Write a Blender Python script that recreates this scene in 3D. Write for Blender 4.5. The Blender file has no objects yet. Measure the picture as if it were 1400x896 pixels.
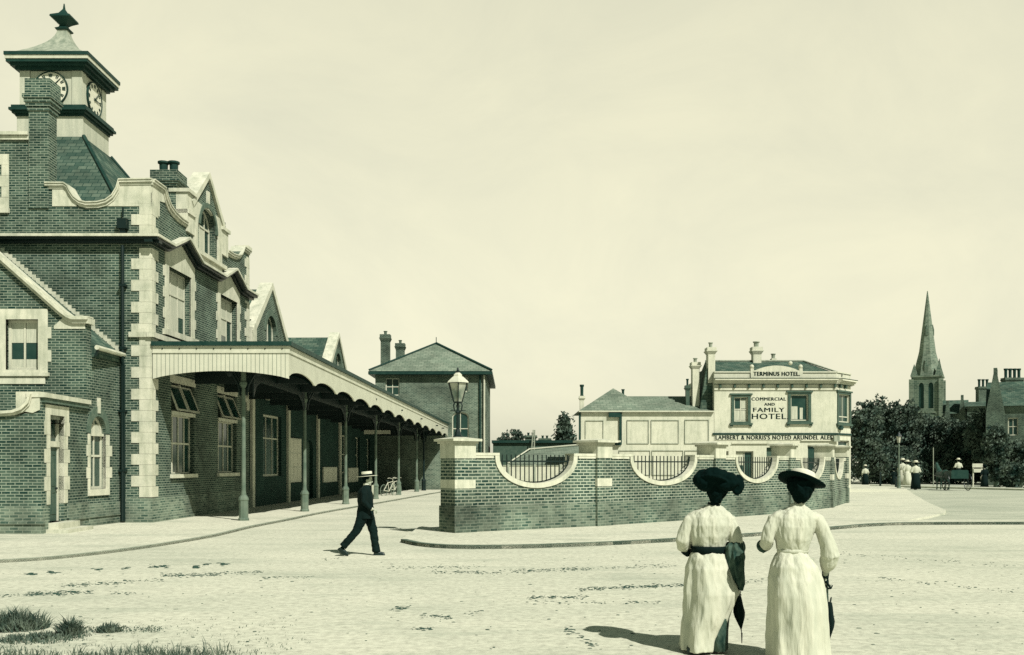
import bpy, bmesh, math, random
from mathutils import Vector, Matrix, noise
from mathutils.geometry import tessellate_polygon
R = math.radians
rnd = random.Random(7)
scene = bpy.context.scene
COL = scene.collection
F, CX, YH, H = 1350.0, 700.0, 636.0, 1.8      # focal length and horizon of the 1400 px wide photograph, eye height

# ---------------------------------------------------------------- colour
def s2l(c):
    return c / 12.92 if c <= 0.04045 else ((c + 0.055) / 1.055) ** 2.4
DARK, LIGHT = (12, 43, 38), (240, 238, 214)
def tone(t):
    st_ = ((0.0, (11, 45, 40)), (0.4, (97, 113, 97)), (1.0, (241, 237, 213))); dk = 1.0 + min(0.0, t); t = max(0.0, min(1.0, t))
    (p, A), (q, B) = (st_[0], st_[1]) if t < 0.4 else (st_[1], st_[2])
    k = (t - p) / (q - p); c = [(A[i] + (B[i] - A[i]) * k) / 255 * dk for i in range(3)]
    return (s2l(c[0]), s2l(c[1]), s2l(c[2]), 1)

def newmat(name):
    m = bpy.data.materials.new(name); m.use_nodes = True
    nt = m.node_tree; b = nt.nodes['Principled BSDF']
    b.inputs['Specular IOR Level'].default_value = 0.15
    return m, nt, b
def N(nt, t, **kw):
    n = nt.nodes.new(t)
    for k, v in kw.items(): setattr(n, k, v)
    return n
def noise_fac(nt, coord, scale, detail=4, rough=0.55, stretch=None):
    n = N(nt, 'ShaderNodeTexNoise'); n.inputs['Scale'].default_value = scale
    n.inputs['Detail'].default_value = detail; n.inputs['Roughness'].default_value = rough
    if stretch:
        mp = N(nt, 'ShaderNodeMapping'); mp.inputs['Scale'].default_value = stretch
        nt.links.new(coord, mp.inputs['Vector']); coord = mp.outputs[0]
    nt.links.new(coord, n.inputs['Vector']); return n.outputs['Fac']
def ramp(nt, fac, p0, c0, p1, c1):
    r = N(nt, 'ShaderNodeValToRGB'); e = r.color_ramp.elements
    e[0].position = p0; e[0].color = c0; e[1].position = p1; e[1].color = c1
    nt.links.new(fac, r.inputs[0]); return r.outputs[0]
def mix(nt, a, b, fac, mode='MIX'):
    m = N(nt, 'ShaderNodeMix', data_type='RGBA', blend_type=mode)
    def put(s, v):
        if hasattr(v, 'links'): nt.links.new(v, s)
        else: s.default_value = v
    put(m.inputs[0], fac); put(m.inputs[6], a); put(m.inputs[7], b)
    return m.outputs[2]
def bump(nt, b, h, strength, dist=0.01):
    n = N(nt, 'ShaderNodeBump'); n.inputs['Strength'].default_value = strength; n.inputs['Distance'].default_value = dist
    nt.links.new(h, n.inputs['Height']); nt.links.new(n.outputs[0], b.inputs['Normal'])

def mat_plain(name, t, var=0.06, scale=3.0, rough=0.8, fine=0.05, metal=0, stretch=None, bmp=0.0, spec=None, grime=0.0):
    m, nt, b = newmat(name)
    co = N(nt, 'ShaderNodeTexCoord').outputs['Object']
    f1 = noise_fac(nt, co, scale, 5, 0.6, stretch)
    c = ramp(nt, f1, 0.3, tone(max(-.8, t - var)), 0.7, tone(min(1, t + var)))
    f2 = noise_fac(nt, co, scale * 14, 3, 0.7)
    g = ramp(nt, f2, 0.3, (1 - fine * 2.2,) * 3 + (1,), 0.7, (1 + fine * 0.6,) * 3 + (1,))
    c = mix(nt, c, g, 1.0, 'MULTIPLY')
    if grime:       # rain streaks and soot patches
        s1 = noise_fac(nt, co, 1.0, 6, 0.7, (5, 5, 0.7)); s2 = noise_fac(nt, co, 1.7, 5, 0.75)
        g1 = ramp(nt, s1, 0.46, (1, 1, 1, 1), 0.72, (1 - grime, 1 - grime * .9, 1 - grime, 1))
        g2 = ramp(nt, s2, 0.5, (1, 1, 1, 1), 0.75, (1 - grime * .7, 1 - grime * .62, 1 - grime * .7, 1))
        c = mix(nt, mix(nt, c, g1, 1.0, 'MULTIPLY'), g2, 1.0, 'MULTIPLY')
    nt.links.new(c, b.inputs['Base Color'])
    b.inputs['Roughness'].default_value = rough; b.inputs['Metallic'].default_value = metal
    if spec is not None: b.inputs['Specular IOR Level'].default_value = spec
    if bmp: bump(nt, b, f2, bmp)
    return m

def mat_brick(name, tb1, tb2, tm, w=0.235, h=0.085, mortar=0.016, stain=0.12, bstr=0.6):
    m, nt, b = newmat(name)
    tc = N(nt, 'ShaderNodeTexCoord'); uv, ob = tc.outputs['UV'], tc.outputs['Object']
    wob = N(nt, 'ShaderNodeTexNoise'); wob.inputs['Scale'].default_value = 3
    nt.links.new(ob, wob.inputs['Vector'])
    vm = N(nt, 'ShaderNodeVectorMath', operation='MULTIPLY_ADD')
    vm.inputs[1].default_value = (0.02, 0.012, 0); nt.links.new(wob.outputs['Color'], vm.inputs[0]); nt.links.new(uv, vm.inputs[2])
    br = N(nt, 'ShaderNodeTexBrick'); br.offset = 0.5
    br.inputs['Scale'].default_value = 1; br.inputs['Brick Width'].default_value = w
    br.inputs['Row Height'].default_value = h; br.inputs['Mortar Size'].default_value = mortar
    br.inputs['Mortar Smooth'].default_value = 0.25; br.inputs['Bias'].default_value = 0.0
    br.inputs['Color1'].default_value = tone(tb1); br.inputs['Color2'].default_value = tone(tb2)
    br.inputs['Mortar'].default_value = tone(tm)
    nt.links.new(vm.outputs[0], br.inputs['Vector'])
    f = noise_fac(nt, ob, 0.7, 6, 0.65)
    g = ramp(nt, f, 0.32, (1 - stain * 2.4,) * 3 + (1,), 0.68, (1 + stain * 1.4,) * 3 + (1,))
    c = mix(nt, br.outputs['Color'], g, 1.0, 'MULTIPLY')
    f3 = noise_fac(nt, ob, 9, 4, 0.7)
    c = mix(nt, c, tone((tb2 + tm) / 2), ramp(nt, f3, 0.55, (0, 0, 0, 1), 0.8, (0.6,) * 3 + (1,)))
    nt.links.new(c, b.inputs['Base Color']); b.inputs['Roughness'].default_value = 0.9
    inv = N(nt, 'ShaderNodeMath', operation='SUBTRACT'); inv.inputs[0].default_value = 1
    nt.links.new(br.outputs['Fac'], inv.inputs[1]); bump(nt, b, inv.outputs[0], bstr, 0.012)
    return m

def mat_glass(name, t, rough=0.12):
    m, nt, b = newmat(name)
    co = N(nt, 'ShaderNodeTexCoord').outputs['Object']
    c = ramp(nt, noise_fac(nt, co, 1.3, 3), 0.35, tone(t * 0.5), 0.7, tone(t * 1.4))
    nt.links.new(c, b.inputs['Base Color']); b.inputs['Roughness'].default_value = rough
    b.inputs['Specular IOR Level'].default_value = 0.5
    return m

def mat_boards(name, t, pitch=0.13, axis_uv=True):
    m, nt, b = newmat(name)
    tc = N(nt, 'ShaderNodeTexCoord'); sep = N(nt, 'ShaderNodeSeparateXYZ'); nt.links.new(tc.outputs['UV'], sep.inputs[0])
    md = N(nt, 'ShaderNodeMath', operation='PINGPONG'); md.inputs[1].default_value = pitch / 2
    nt.links.new(sep.outputs[0], md.inputs[0])
    line = ramp(nt, md.outputs[0], 0.004, tone(0.42), 0.010, tone(t))
    f = noise_fac(nt, tc.outputs['Object'], 2.0, 5, 0.65)
    c = mix(nt, line, ramp(nt, f, 0.3, (0.86,) * 3 + (1,), 0.7, (1.03,) * 3 + (1,)), 1.0, 'MULTIPLY')
    nt.links.new(c, b.inputs['Base Color']); b.inputs['Roughness'].default_value = 0.7
    return m

def mat_leaf(name, t0, t1, scale=0.6):
    m, nt, b = newmat(name)
    co = N(nt, 'ShaderNodeTexCoord').outputs['Object']
    f = noise_fac(nt, co, scale, 3, 0.7)
    c = ramp(nt, f, 0.35, tone(t0), 0.65, tone(t1))
    nt.links.new(c, b.inputs['Base Color']); b.inputs['Roughness'].default_value = 0.6
    tr = N(nt, 'ShaderNodeBsdfTranslucent'); nt.links.new(c, tr.inputs[0])
    ms = N(nt, 'ShaderNodeMixShader'); ms.inputs[0].default_value = 0.25
    out = [n for n in nt.nodes if n.type == 'OUTPUT_MATERIAL'][0]
    nt.links.new(b.outputs[0], ms.inputs[1]); nt.links.new(tr.outputs[0], ms.inputs[2]); nt.links.new(ms.outputs[0], out.inputs[0])
    return m

def mat_road(name, t, var, scale=0.25, specks=0.5, track=None):
    m, nt, b = newmat(name)
    co = N(nt, 'ShaderNodeTexCoord').outputs['Object']
    f1 = noise_fac(nt, co, scale, 8, 0.68, (0.7, 1.4, 1))
    c = ramp(nt, f1, 0.28, tone(t - var), 0.72, tone(t + var))
    f2 = noise_fac(nt, co, 9, 6, 0.75)
    c = mix(nt, c, ramp(nt, f2, 0.28, (0.60,) * 3 + (1,), 0.58, (1.05,) * 3 + (1,)), 1.0, 'MULTIPLY')
    f3 = noise_fac(nt, co, 22, 3, 0.6, (0.5, 1.2, 1))
    f4 = noise_fac(nt, co, 0.5, 4, 0.6, (0.35, 1.8, 1))
    sp = ramp(nt, f3, 0.66, (0, 0, 0, 1), 0.72, (specks,) * 3 + (1,))
    pt = ramp(nt, f4, 0.48, (0, 0, 0, 1), 0.62, (1, 1, 1, 1))
    fm = mix(nt, sp, pt, 1.0, 'MULTIPLY')
    c = mix(nt, c, tone(0.35), fm)
    w1 = noise_fac(nt, co, 1.0, 7, 0.75, (0.22, 1.0, 1)); w2 = noise_fac(nt, co, 0.35, 4, 0.6)
    wm = mix(nt, ramp(nt, w1, 0.48, (0, 0, 0, 1), 0.6, (0.6,) * 3 + (1,)), ramp(nt, w2, 0.4, (0, 0, 0, 1), 0.65, (1, 1, 1, 1)), 1.0, 'MULTIPLY')
    c = mix(nt, c, tone(max(0, t - 0.22)), wm)
    nt.links.new(c, b.inputs['Base Color']); b.inputs['Roughness'].default_value = 0.95
    bump(nt, b, f2, 0.35, 0.02)
    return m

def mat_cloth(name, t, fold=0.5, rough=0.85, stretch=(9, 9, 1.3), var=0.03):
    m, nt, b = newmat(name)
    co = N(nt, 'ShaderNodeTexCoord').outputs['Object']
    f = noise_fac(nt, co, 1.0, 3, 0.5, stretch)
    c = ramp(nt, f, 0.3, tone(max(-.8, t - var * 2)), 0.7, tone(min(1, t + var)))
    nt.links.new(c, b.inputs['Base Color']); b.inputs['Roughness'].default_value = rough
    bump(nt, b, f, fold, 0.05)
    return m

M = {}
M['stone'] = mat_plain('dressed_stone', 0.87, 0.06, 2.2, bmp=0.25, grime=0.34)
M['stucco'] = mat_plain('painted_stucco', 0.88, 0.04, 0.8, grime=0.22)
M['brick'] = mat_brick('dark_brick', 0.05, 0.32, 0.56, w=0.225, h=0.076, mortar=0.013, stain=0.2)
M['brick_shade'] = mat_brick('canopy_shade_brick', 0.0, 0.10, 0.24, w=0.225, h=0.076, mortar=0.012)  # brick colour darkened to stand in for the shade under the canopy
M['brick_low'] = mat_brick('weathered_brick', 0.22, 0.50, 0.56, w=0.225, h=0.078, mortar=0.013, stain=0.26)
M['brick_wall'] = mat_brick('wall_brick', 0.08, 0.36, 0.66, w=0.23, h=0.084, mortar=0.016, stain=0.18)
M['brick_far'] = mat_brick('house_brick', 0.20, 0.44, 0.56, w=0.24, h=0.09, mortar=0.018, stain=0.2)
M['brick_arch'] = mat_plain('rubbed_brick', 0.36, 0.08, 8)
M['slate'] = mat_brick('roof_slate', 0.22, 0.40, 0.12, w=0.3, h=0.2, mortar=0.014, stain=0.18, bstr=0.3)
M['slate_light'] = mat_brick('pale_slate', 0.46, 0.56, 0.38, w=0.4, h=0.26, mortar=0.02, stain=0.14, bstr=0.3)  # slate in a paler grey
M['lead'] = mat_plain('lead_sheet', 0.62, 0.12, 2.0, rough=0.5, stretch=(3, 3, 0.6))
M['paint'] = mat_plain('white_paint', 0.86, 0.04, 2.0, rough=0.5, grime=0.18)
M['paint_tower'] = mat_plain('tower_paint', 0.80, 0.06, 1.6, rough=0.55, stretch=(4, 4, 0.5))
M['boards'] = mat_boards('fascia_boards', 0.87)
M['dark'] = mat_plain('dark_paint', 0.10, 0.05, 3, rough=0.5)
M['iron'] = mat_plain('cast_iron', -0.3, 0.03, 6, rough=0.45, spec=0.4)
M['post'] = mat_plain('grey_post_paint', 0.42, 0.08, 3, rough=0.55)
M['under'] = mat_plain('canopy_underside', -0.2, 0.04, 2)  # near-black colour carries the deep shade beneath the canopy roof
M['glass'] = mat_glass('window_glass', 0.14)
M['glass_lamp'] = mat_glass('lamp_glass', 0.7, 0.2)
M['blind'] = mat_plain('cloth_blind', 0.80, 0.08, 3, stretch=(6, 6, 0.5))
M['door'] = mat_plain('door_paint', 0.28, 0.06, 4, rough=0.5)
M['letter'] = mat_plain('sign_letter_paint', -0.2, 0.03, 8)
M['notice'] = mat_plain('printed_notice', 0.92, 0.06, 9)
M['leaf'] = mat_leaf('leaf', 0.08, 0.46, 0.9)
M['leaf_mid'] = mat_leaf('mid_leaf', 0.12, 0.44, 0.9)
M['bark'] = mat_plain('bark', 0.36, 0.08, 5)
M['grass'] = mat_leaf('grass_blade', 0.14, 0.50, 7)
M['road'] = mat_road('gravel_road', 0.86, 0.05, specks=0.55)
M['side_road'] = mat_road('side_road_gravel', 0.76, 0.07, specks=0.6)
M['pave'] = mat_road('pavement_surface', 0.88, 0.03, specks=0.12)
M['kerb'] = mat_plain('kerb_stone', 0.78, 0.08, 3)
M['kerb_face'] = mat_plain('kerb_edge_stone', 0.36, 0.1, 3)
M['kerb_soft'] = mat_plain('worn_kerb', 0.62, 0.08, 3)
M['dung'] = mat_plain('dried_dung', 0.2, 0.08, 20)
M['cloth_w'] = mat_cloth('white_cotton', 0.83, 0.45)
M['cloth_w2'] = mat_cloth('white_linen', 0.84, 0.5, stretch=(13, 13, 2.2))
M['cloth_d'] = mat_cloth('dark_cloth', -0.4, 0.4)
M['cloth_m'] = mat_cloth('mottled_dark_cloth', 0.22, 0.5, stretch=(16, 16, 10), var=0.1)
M['hatdark'] = mat_plain('dark_millinery', -0.45, 0.03, 10, rough=0.95, spec=0.05)
M['dial'] = mat_plain('clock_dial_enamel', 0.93, 0.02, 3, rough=0.4)
M['straw'] = mat_plain('pale_straw', 0.9, 0.03, 10)
M['hair'] = mat_plain('dark_hair', -0.5, 0.03, 20, rough=0.95, spec=0.05)
M['skin'] = mat_plain('skin', 0.72, 0.03, 10, rough=0.6)
M['leather'] = mat_plain('black_leather', -0.2, 0.03, 10, rough=0.4, spec=0.4)
M['horse'] = mat_plain('dark_horse_coat', 0.16, 0.05, 5, rough=0.5)

# ---------------------------------------------------------------- geometry
def at(x, y, Y):
    return Vector(((x - CX) * Y / F, Y, H - (y - YH) * Y / F))
def ground(x, y):
    Y = H * F / (y - YH); return Vector(((x - CX) * Y / F, Y, 0))
class Fr:
    def __init__(s, ox, oy, ux, uy):
        l = math.hypot(ux, uy); s.o = (ox, oy); s.u = (ux / l, uy / l); s.n = (s.u[1], -s.u[0])
    def __call__(s, a, z, d=0):
        return (s.o[0] + s.u[0] * a + s.n[0] * d, s.o[1] + s.u[1] * a + s.n[1] * d, z)
    def s_of_x(s, px):                      # where the ray through photograph column px meets the frame's line
        k = (px - CX) / F
        return (k * s.o[1] - s.o[0]) / (s.u[0] - k * s.u[1])
WF = Fr(0, 0, 1, 0)                         # s = X, d = -Y
ROOT = {}

class MB:
    def __init__(s): s.v = []; s.f = []
    def add(s, vs, fs):
        k = len(s.v); s.v += [tuple(v) for v in vs]; s.f += [tuple(i + k for i in f) for f in fs]; return s
    def prism(s, fr, loops, d0, d1):
        if not isinstance(loops[0][0], (tuple, list)): loops = [loops]
        pts = [p for l in loops for p in l]
        tris = tessellate_polygon([[Vector((p[0], p[1], 0)) for p in l] for l in loops])
        n = len(pts)
        vs = [fr(p[0], p[1], d0) for p in pts] + [fr(p[0], p[1], d1) for p in pts]
        fs = [tuple(t) for t in tris] + [tuple(i + n for i in t) for t in tris]
        k = 0
        for l in loops:
            m = len(l)
            for i in range(m):
                a, b = k + i, k + (i + 1) % m
                fs.append((a, b, b + n, a + n))
            k += m
        return s.add(vs, fs)
    def box(s, fr, s0, s1, z0, z1, d0, d1):
        vs = [fr(a, z, d) for d in (d0, d1) for z in (z0, z1) for a in (s0, s1)]
        return s.add(vs, [(0, 1, 3, 2), (4, 5, 7, 6), (0, 1, 5, 4), (2, 3, 7, 6), (0, 2, 6, 4), (1, 3, 7, 5)])
    def wbox(s, x0, x1, y0, y1, z0, z1):
        return s.box(WF, x0, x1, z0, z1, -y1, -y0)
    def strip(s, fr, path, th, d0, d1):     # a moulding of thickness th hanging below a path in the wall plane
        n = len(path); top = list(path); bot = []
        for i, p in enumerate(path):
            a = path[max(0, i - 1)]; b = path[min(n - 1, i + 1)]
            dx, dz = b[0] - a[0], b[1] - a[1]; l = math.hypot(dx, dz) or 1
            bot.append((p[0] + dz / l * th, p[1] - dx / l * th))
        for i in range(n - 1):
            s.prism(fr, [[top[i], top[i + 1], bot[i + 1], bot[i]]], d0, d1)
        return s
    def tube(s, pts, rad, n=8, caps=True, squash=1.0):
        pts = [Vector(p) for p in pts]
        if not isinstance(rad, (list, tuple)): rad = [rad] * len(pts)
        rings = []; prev = None
        for i, p in enumerate(pts):
            t = (pts[min(i + 1, len(pts) - 1)] - pts[max(i - 1, 0)]).normalized()
            a = prev if prev is not None else (Vector((1, 0, 0)) if abs(t.x) < 0.8 else Vector((0, 1, 0)))
            a = (a - t * a.dot(t)).normalized(); prev = a; b = t.cross(a)
            rings.append([p + (a * math.cos(q) + b * math.sin(q) * squash) * rad[i] for q in [2 * math.pi * j / n for j in range(n)]])
        vs = [v for r in rings for v in r]; fs = []
        for i in range(len(rings) - 1):
            for j in range(n):
                fs.append((i * n + j, i * n + (j + 1) % n, (i + 1) * n + (j + 1) % n, (i + 1) * n + j))
        if caps: fs += [tuple(range(n))[::-1], tuple(range(len(vs) - n, len(vs)))]
        return s.add(vs, fs)
    def lathe(s, c, prof, n=12, rot=0, sx=1, sy=1):
        vs = []; fs = []
        for r, z in prof:
            for j in range(n):
                q = rot + 2 * math.pi * j / n
                vs.append((c[0] + r * math.cos(q) * sx, c[1] + r * math.sin(q) * sy, c[2] + z))
        for i in range(len(prof) - 1):
            for j in range(n):
                fs.append((i * n + j, i * n + (j + 1) % n, (i + 1) * n + (j + 1) % n, (i + 1) * n + j))
        fs += [tuple(range(n))[::-1], tuple(range(len(vs) - n, len(vs)))]
        return s.add(vs, fs)
    def ball(s, c, r, n=12, m=8, sc=(1, 1, 1), rot=None):
        vs = []; fs = []
        for i in range(1, m):
            t = math.pi * i / m
            for j in range(n):
                q = 2 * math.pi * j / n
                v = Vector((math.sin(t) * math.cos(q) * r * sc[0], math.sin(t) * math.sin(q) * r * sc[1], math.cos(t) * r * sc[2]))
                vs.append(v)
        vs += [Vector((0, 0, r * sc[2])), Vector((0, 0, -r * sc[2]))]
        T, B = len(vs) - 2, len(vs) - 1
        if rot is not None: vs = [rot @ v for v in vs]
        vs = [Vector(c) + v for v in vs]
        for i in range(m - 2):
            for j in range(n):
                fs.append((i * n + j, (i + 1) * n + j, (i + 1) * n + (j + 1) % n, i * n + (j + 1) % n))
        for j in range(n):
            fs.append((T, j, (j + 1) % n)); k = (m - 2) * n; fs.append((B, k + (j + 1) % n, k + j))
        return s.add(vs, fs)
    def loft(s, rings, n=36, fold=None):     # rings: (cx, cy, cz, rx, ry)
        vs = []; fs = []
        for i, (cx, cy, cz, rx, ry) in enumerate(rings):
            for j in range(n):
                q = 2 * math.pi * j / n; k = fold(i / (len(rings) - 1), q) if fold else 1
                vs.append((cx + rx * k * math.cos(q), cy + ry * k * math.sin(q), cz))
        for i in range(len(rings) - 1):
            for j in range(n):
                fs.append((i * n + j, i * n + (j + 1) % n, (i + 1) * n + (j + 1) % n, (i + 1) * n + j))
        fs += [tuple(range(n))[::-1], tuple(range(len(vs) - n, len(vs)))]
        return s.add(vs, fs)
    def build(s, name, mat, parent=None, smooth=False, local=False, uv=True, normals=True, remesh=0, sm_iter=0):
        off = Vector((0, 0, 0)) if (local or parent is None) else ROOT[parent.name]
        me = bpy.data.meshes.new(name)
        me.from_pydata([(v[0] - off[0], v[1] - off[1], v[2] - off[2]) for v in s.v], [], s.f)
        if normals or uv:
            bm = bmesh.new(); bm.from_mesh(me)
            if normals: bmesh.ops.recalc_face_normals(bm, faces=bm.faces)
            if uv:
                L = bm.loops.layers.uv.new('UVMap')
                for f in bm.faces:
                    n = f.normal
                    if abs(n.z) > 0.97: u = Vector((1, 0, 0)); w = Vector((0, 1, 0))
                    else:
                        u = Vector((-n.y, n.x, 0)).normalized()
                        if abs(u.x) > abs(u.y): u = u if u.x > 0 else -u
                        elif u.y < 0: u = -u
                        w = n.cross(u)
                        if w.z < 0: w = -w
                    for l in f.loops:
                        c = l.vert.co + off
                        l[L].uv = (c.dot(u), c.dot(w))
            bm.to_mesh(me); bm.free()
        me.materials.append(mat)
        if smooth: me.polygons.foreach_set('use_smooth', [True] * len(me.polygons))
        o = bpy.data.objects.new(name, me); COL.objects.link(o)
        if remesh:
            md = o.modifiers.new('r', 'REMESH'); md.mode = 'VOXEL'; md.voxel_size = remesh; md.use_smooth_shade = True
            if sm_iter:
                md = o.modifiers.new('s', 'SMOOTH'); md.iterations = sm_iter; md.factor = 0.5
            dg = bpy.context.evaluated_depsgraph_get()
            me2 = bpy.data.meshes.new_from_object(o.evaluated_get(dg)); o.modifiers.clear(); o.data = me2
            if not me2.materials: me2.materials.append(mat)
        if parent is not None:
            o.parent = parent
        ROOT[o.name] = off.copy()
        return o

def crumple(o, amp, sc, seed=0.0, zlim=None):
    me = o.data; nn = [v.normal.copy() for v in me.vertices]
    for v, q in zip(me.vertices, nn):
        c = v.co; p = Vector((c.x * sc[0] + seed, c.y * sc[1], c.z * sc[2] + seed))
        k = noise.noise(p) + .5 * noise.noise(p * 2.1) + .25 * noise.noise(p * 4.3)
        k = k if k > 0 else k * 1.5
        v.co = c + q * (amp * k)
    return o
def tag(o, label=None, cat=None, group=None, kind=None):
    for k, v in (('label', label), ('category', cat), ('group', group), ('kind', kind)):
        if v: o[k] = v
    return o
def thing(name, loc, label, cat, group=None, rz=0):
    o = bpy.data.objects.new(name, None); COL.objects.link(o); o.empty_display_size = 0.2
    o.location = loc; o.rotation_euler = (0, 0, rz); ROOT[o.name] = Vector(loc)
    return tag(o, label, cat, group)
def copy_tree(o, parent=None):
    c = o.copy(); COL.objects.link(c); c.parent = parent
    for ch in list(o.children): copy_tree(ch, c)
    return c

def arch(s0, s1, z0, zs, rise, n=14):       # opening with an arched head, as a loop
    c, a = (s0 + s1) / 2, (s1 - s0) / 2
    return [(s0, z0), (s1, z0)] + [(c + a * math.cos(math.pi * i / n), zs + rise * math.sin(math.pi * i / n)) for i in range(n + 1)]
def rect(s0, s1, z0, z1): return [(s0, z0), (s1, z0), (s1, z1), (s0, z1)]

def window(parent, fr, loop, mull=(), trans=(), fw=0.07, d=-0.14, mat='paint', glass='glass', blind=None, label=None):
    """frame + bars as one mesh, pane (and blind) below it"""
    xs = [p[0] for p in loop]; zs = [p[1] for p in loop]
    s0, s1, z0, z1 = min(xs), max(xs), min(zs), max(zs); cs, cz = (s0 + s1) / 2, (z0 + z1) / 2
    kx = (s1 - s0 - 2 * fw) / (s1 - s0); kz = (z1 - z0 - 2 * fw) / (z1 - z0)
    inner = [(cs + (p[0] - cs) * kx, cz + (p[1] - cz) * kz) for p in loop]
    b = MB(); b.prism(fr, [loop, inner], d - 0.05, d)
    for m in mull: b.box(fr, s0 + (s1 - s0) * m - 0.025, s0 + (s1 - s0) * m + 0.025, z0 + fw * .5, z1 - fw * .5 - (0 if len(loop) == 4 else 0.02), d - 0.045, d - 0.003)
    for t in trans: b.box(fr, s0 + fw * .5, s1 - fw * .5, z0 + (z1 - z0) * t - 0.03, z0 + (z1 - z0) * t + 0.03, d - 0.04, d + 0.006)
    w = b.build('window', M[mat], parent)
    if label: w['label'] = label
    MB().prism(fr, [inner], d - 0.04, d - 0.03).build('pane', M[glass], w)
    if blind:
        for (a, e, q, r) in blind:
            MB().box(fr, s0 + (s1 - s0) * a, s0 + (s1 - s0) * e, z0 + (z1 - z0) * q, z0 + (z1 - z0) * r, d - 0.029, d - 0.02).build('blind', M['blind'], w)
    return w
def quoins(b, fr, s_edge, sgn, z0, z1, short=0.36, long=0.6, h=0.33, d0=-0.05, d1=0.02, start=0, gap=0.006):
    z = z0; k = start
    while z < z1 - 0.05:
        zz = min(z + h, z1); w = long if k % 2 else short
        a, c = sorted((s_edge, s_edge + sgn * w)); b.box(fr, a, c, z, zz - gap, d0, d1 + (0.004 if k % 2 else 0)); z = zz; k += 1
# ================================================================ setting: sky, sun, camera, ground
SUN = Vector((0.46, -0.62, 0.80)).normalized()
w = bpy.data.worlds.new('World'); scene.world = w; w.use_nodes = True
nt = w.node_tree; bg = nt.nodes['Background']
sky = N(nt, 'ShaderNodeTexSky', sky_type='NISHITA'); sky.sun_disc = False
sky.sun_elevation = math.asin(SUN.z); sky.sun_rotation = math.atan2(SUN.x, SUN.y)
sky.dust_density = 3.0; sky.air_density = 1.2
bw = N(nt, 'ShaderNodeRGBToBW'); nt.links.new(sky.outputs[0], bw.inputs[0])
pw = N(nt, 'ShaderNodeMath', operation='POWER'); pw.inputs[1].default_value = 0.25; nt.links.new(bw.outputs[0], pw.inputs[0])
tc = N(nt, 'ShaderNodeTexCoord'); sp = N(nt, 'ShaderNodeSeparateXYZ'); nt.links.new(tc.outputs['Generated'], sp.inputs[0])
cr = N(nt, 'ShaderNodeValToRGB'); e = cr.color_ramp.elements
e[0].position = 0.0; e[0].color = (1.0, 0.975, 0.735, 1)
e[1].position = 0.95; e[1].color = (0.03, 0.11, 0.10, 1)
x = cr.color_ramp.elements.new(0.44); x.color = (1.02, 1.0, 0.75, 1)
x = cr.color_ramp.elements.new(0.58); x.color = (0.16, 0.26, 0.22, 1)  # unseen upper sky darkened towards teal to reduce fill light
nt.links.new(sp.outputs[2], cr.inputs[0])
mp = N(nt, 'ShaderNodeMapping'); mp.inputs['Scale'].default_value = (1.6, 1.6, 2.4); nt.links.new(tc.outputs['Generated'], mp.inputs[0])
cn = N(nt, 'ShaderNodeTexNoise'); cn.inputs['Scale'].default_value = 2.6; cn.inputs['Detail'].default_value = 12; cn.inputs['Roughness'].default_value = 0.62
cn.inputs['Distortion'].default_value = 0.6
nt.links.new(mp.outputs[0], cn.inputs['Vector'])
cl = ramp(nt, cn.outputs['Fac'], 0.3, (0.92, 0.93, 0.945, 1), 0.66, (1.05, 1.045, 1.03, 1))
c1 = mix(nt, cr.outputs[0], cl, 1.0, 'MULTIPLY')
# unseen sky behind the camera dimmed to cut fill and deepen the shade
c1 = mix(nt, c1, ramp(nt, sp.outputs[1], 0.0, (0.28, 0.36, 0.38, 1), 0.55, (1, 1, 1, 1)), 1.0, 'MULTIPLY')
vm = N(nt, 'ShaderNodeVectorMath', operation='SCALE'); nt.links.new(c1, vm.inputs[0]); nt.links.new(pw.outputs[0], vm.inputs['Scale'])
vs = N(nt, 'ShaderNodeVectorMath', operation='SCALE'); nt.links.new(vm.outputs[0], vs.inputs[0]); vs.inputs['Scale'].default_value = 6.35
nt.links.new(vs.outputs[0], bg.inputs[0]); bg.inputs[1].default_value = 0.1

sl = bpy.data.lights.new('sun', 'SUN'); sl.energy = 5.0; sl.angle = R(0.5); sl.color = (1.0, 0.975, 0.90)
so = bpy.data.objects.new('sun', sl); COL.objects.link(so); so.location = (20, -20, 40)
so.rotation_euler = SUN.to_track_quat('Z', 'Y').to_euler()

cam = bpy.data.cameras.new('camera'); co_ = bpy.data.objects.new('camera', cam); COL.objects.link(co_)
co_.location = (0, 0, H); co_.rotation_euler = (R(90), 0, 0)
cam.sensor_width = 36; cam.lens = 36 * F / 1400; cam.shift_y = (YH - 448) / 1400; cam.clip_end = 4000; cam.clip_start = 0.1
scene.camera = co_
scene.view_settings.view_transform = 'Standard'; scene.view_settings.look = 'None'
scene.view_settings.exposure = 0; scene.view_settings.gamma = 1; scene.view_settings.use_curve_mapping = False
scene.cycles.use_denoising = False
scene.cycles.max_bounces = 6; scene.cycles.diffuse_bounces = 1

MB().add([(-900, -60, 0), (900, -60, 0), (900, 1500, 0), (-900, 1500, 0)], [(0, 1, 2, 3)]).build('ground', M['road'])
tag(bpy.data.objects['ground'], kind='structure')

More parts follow.
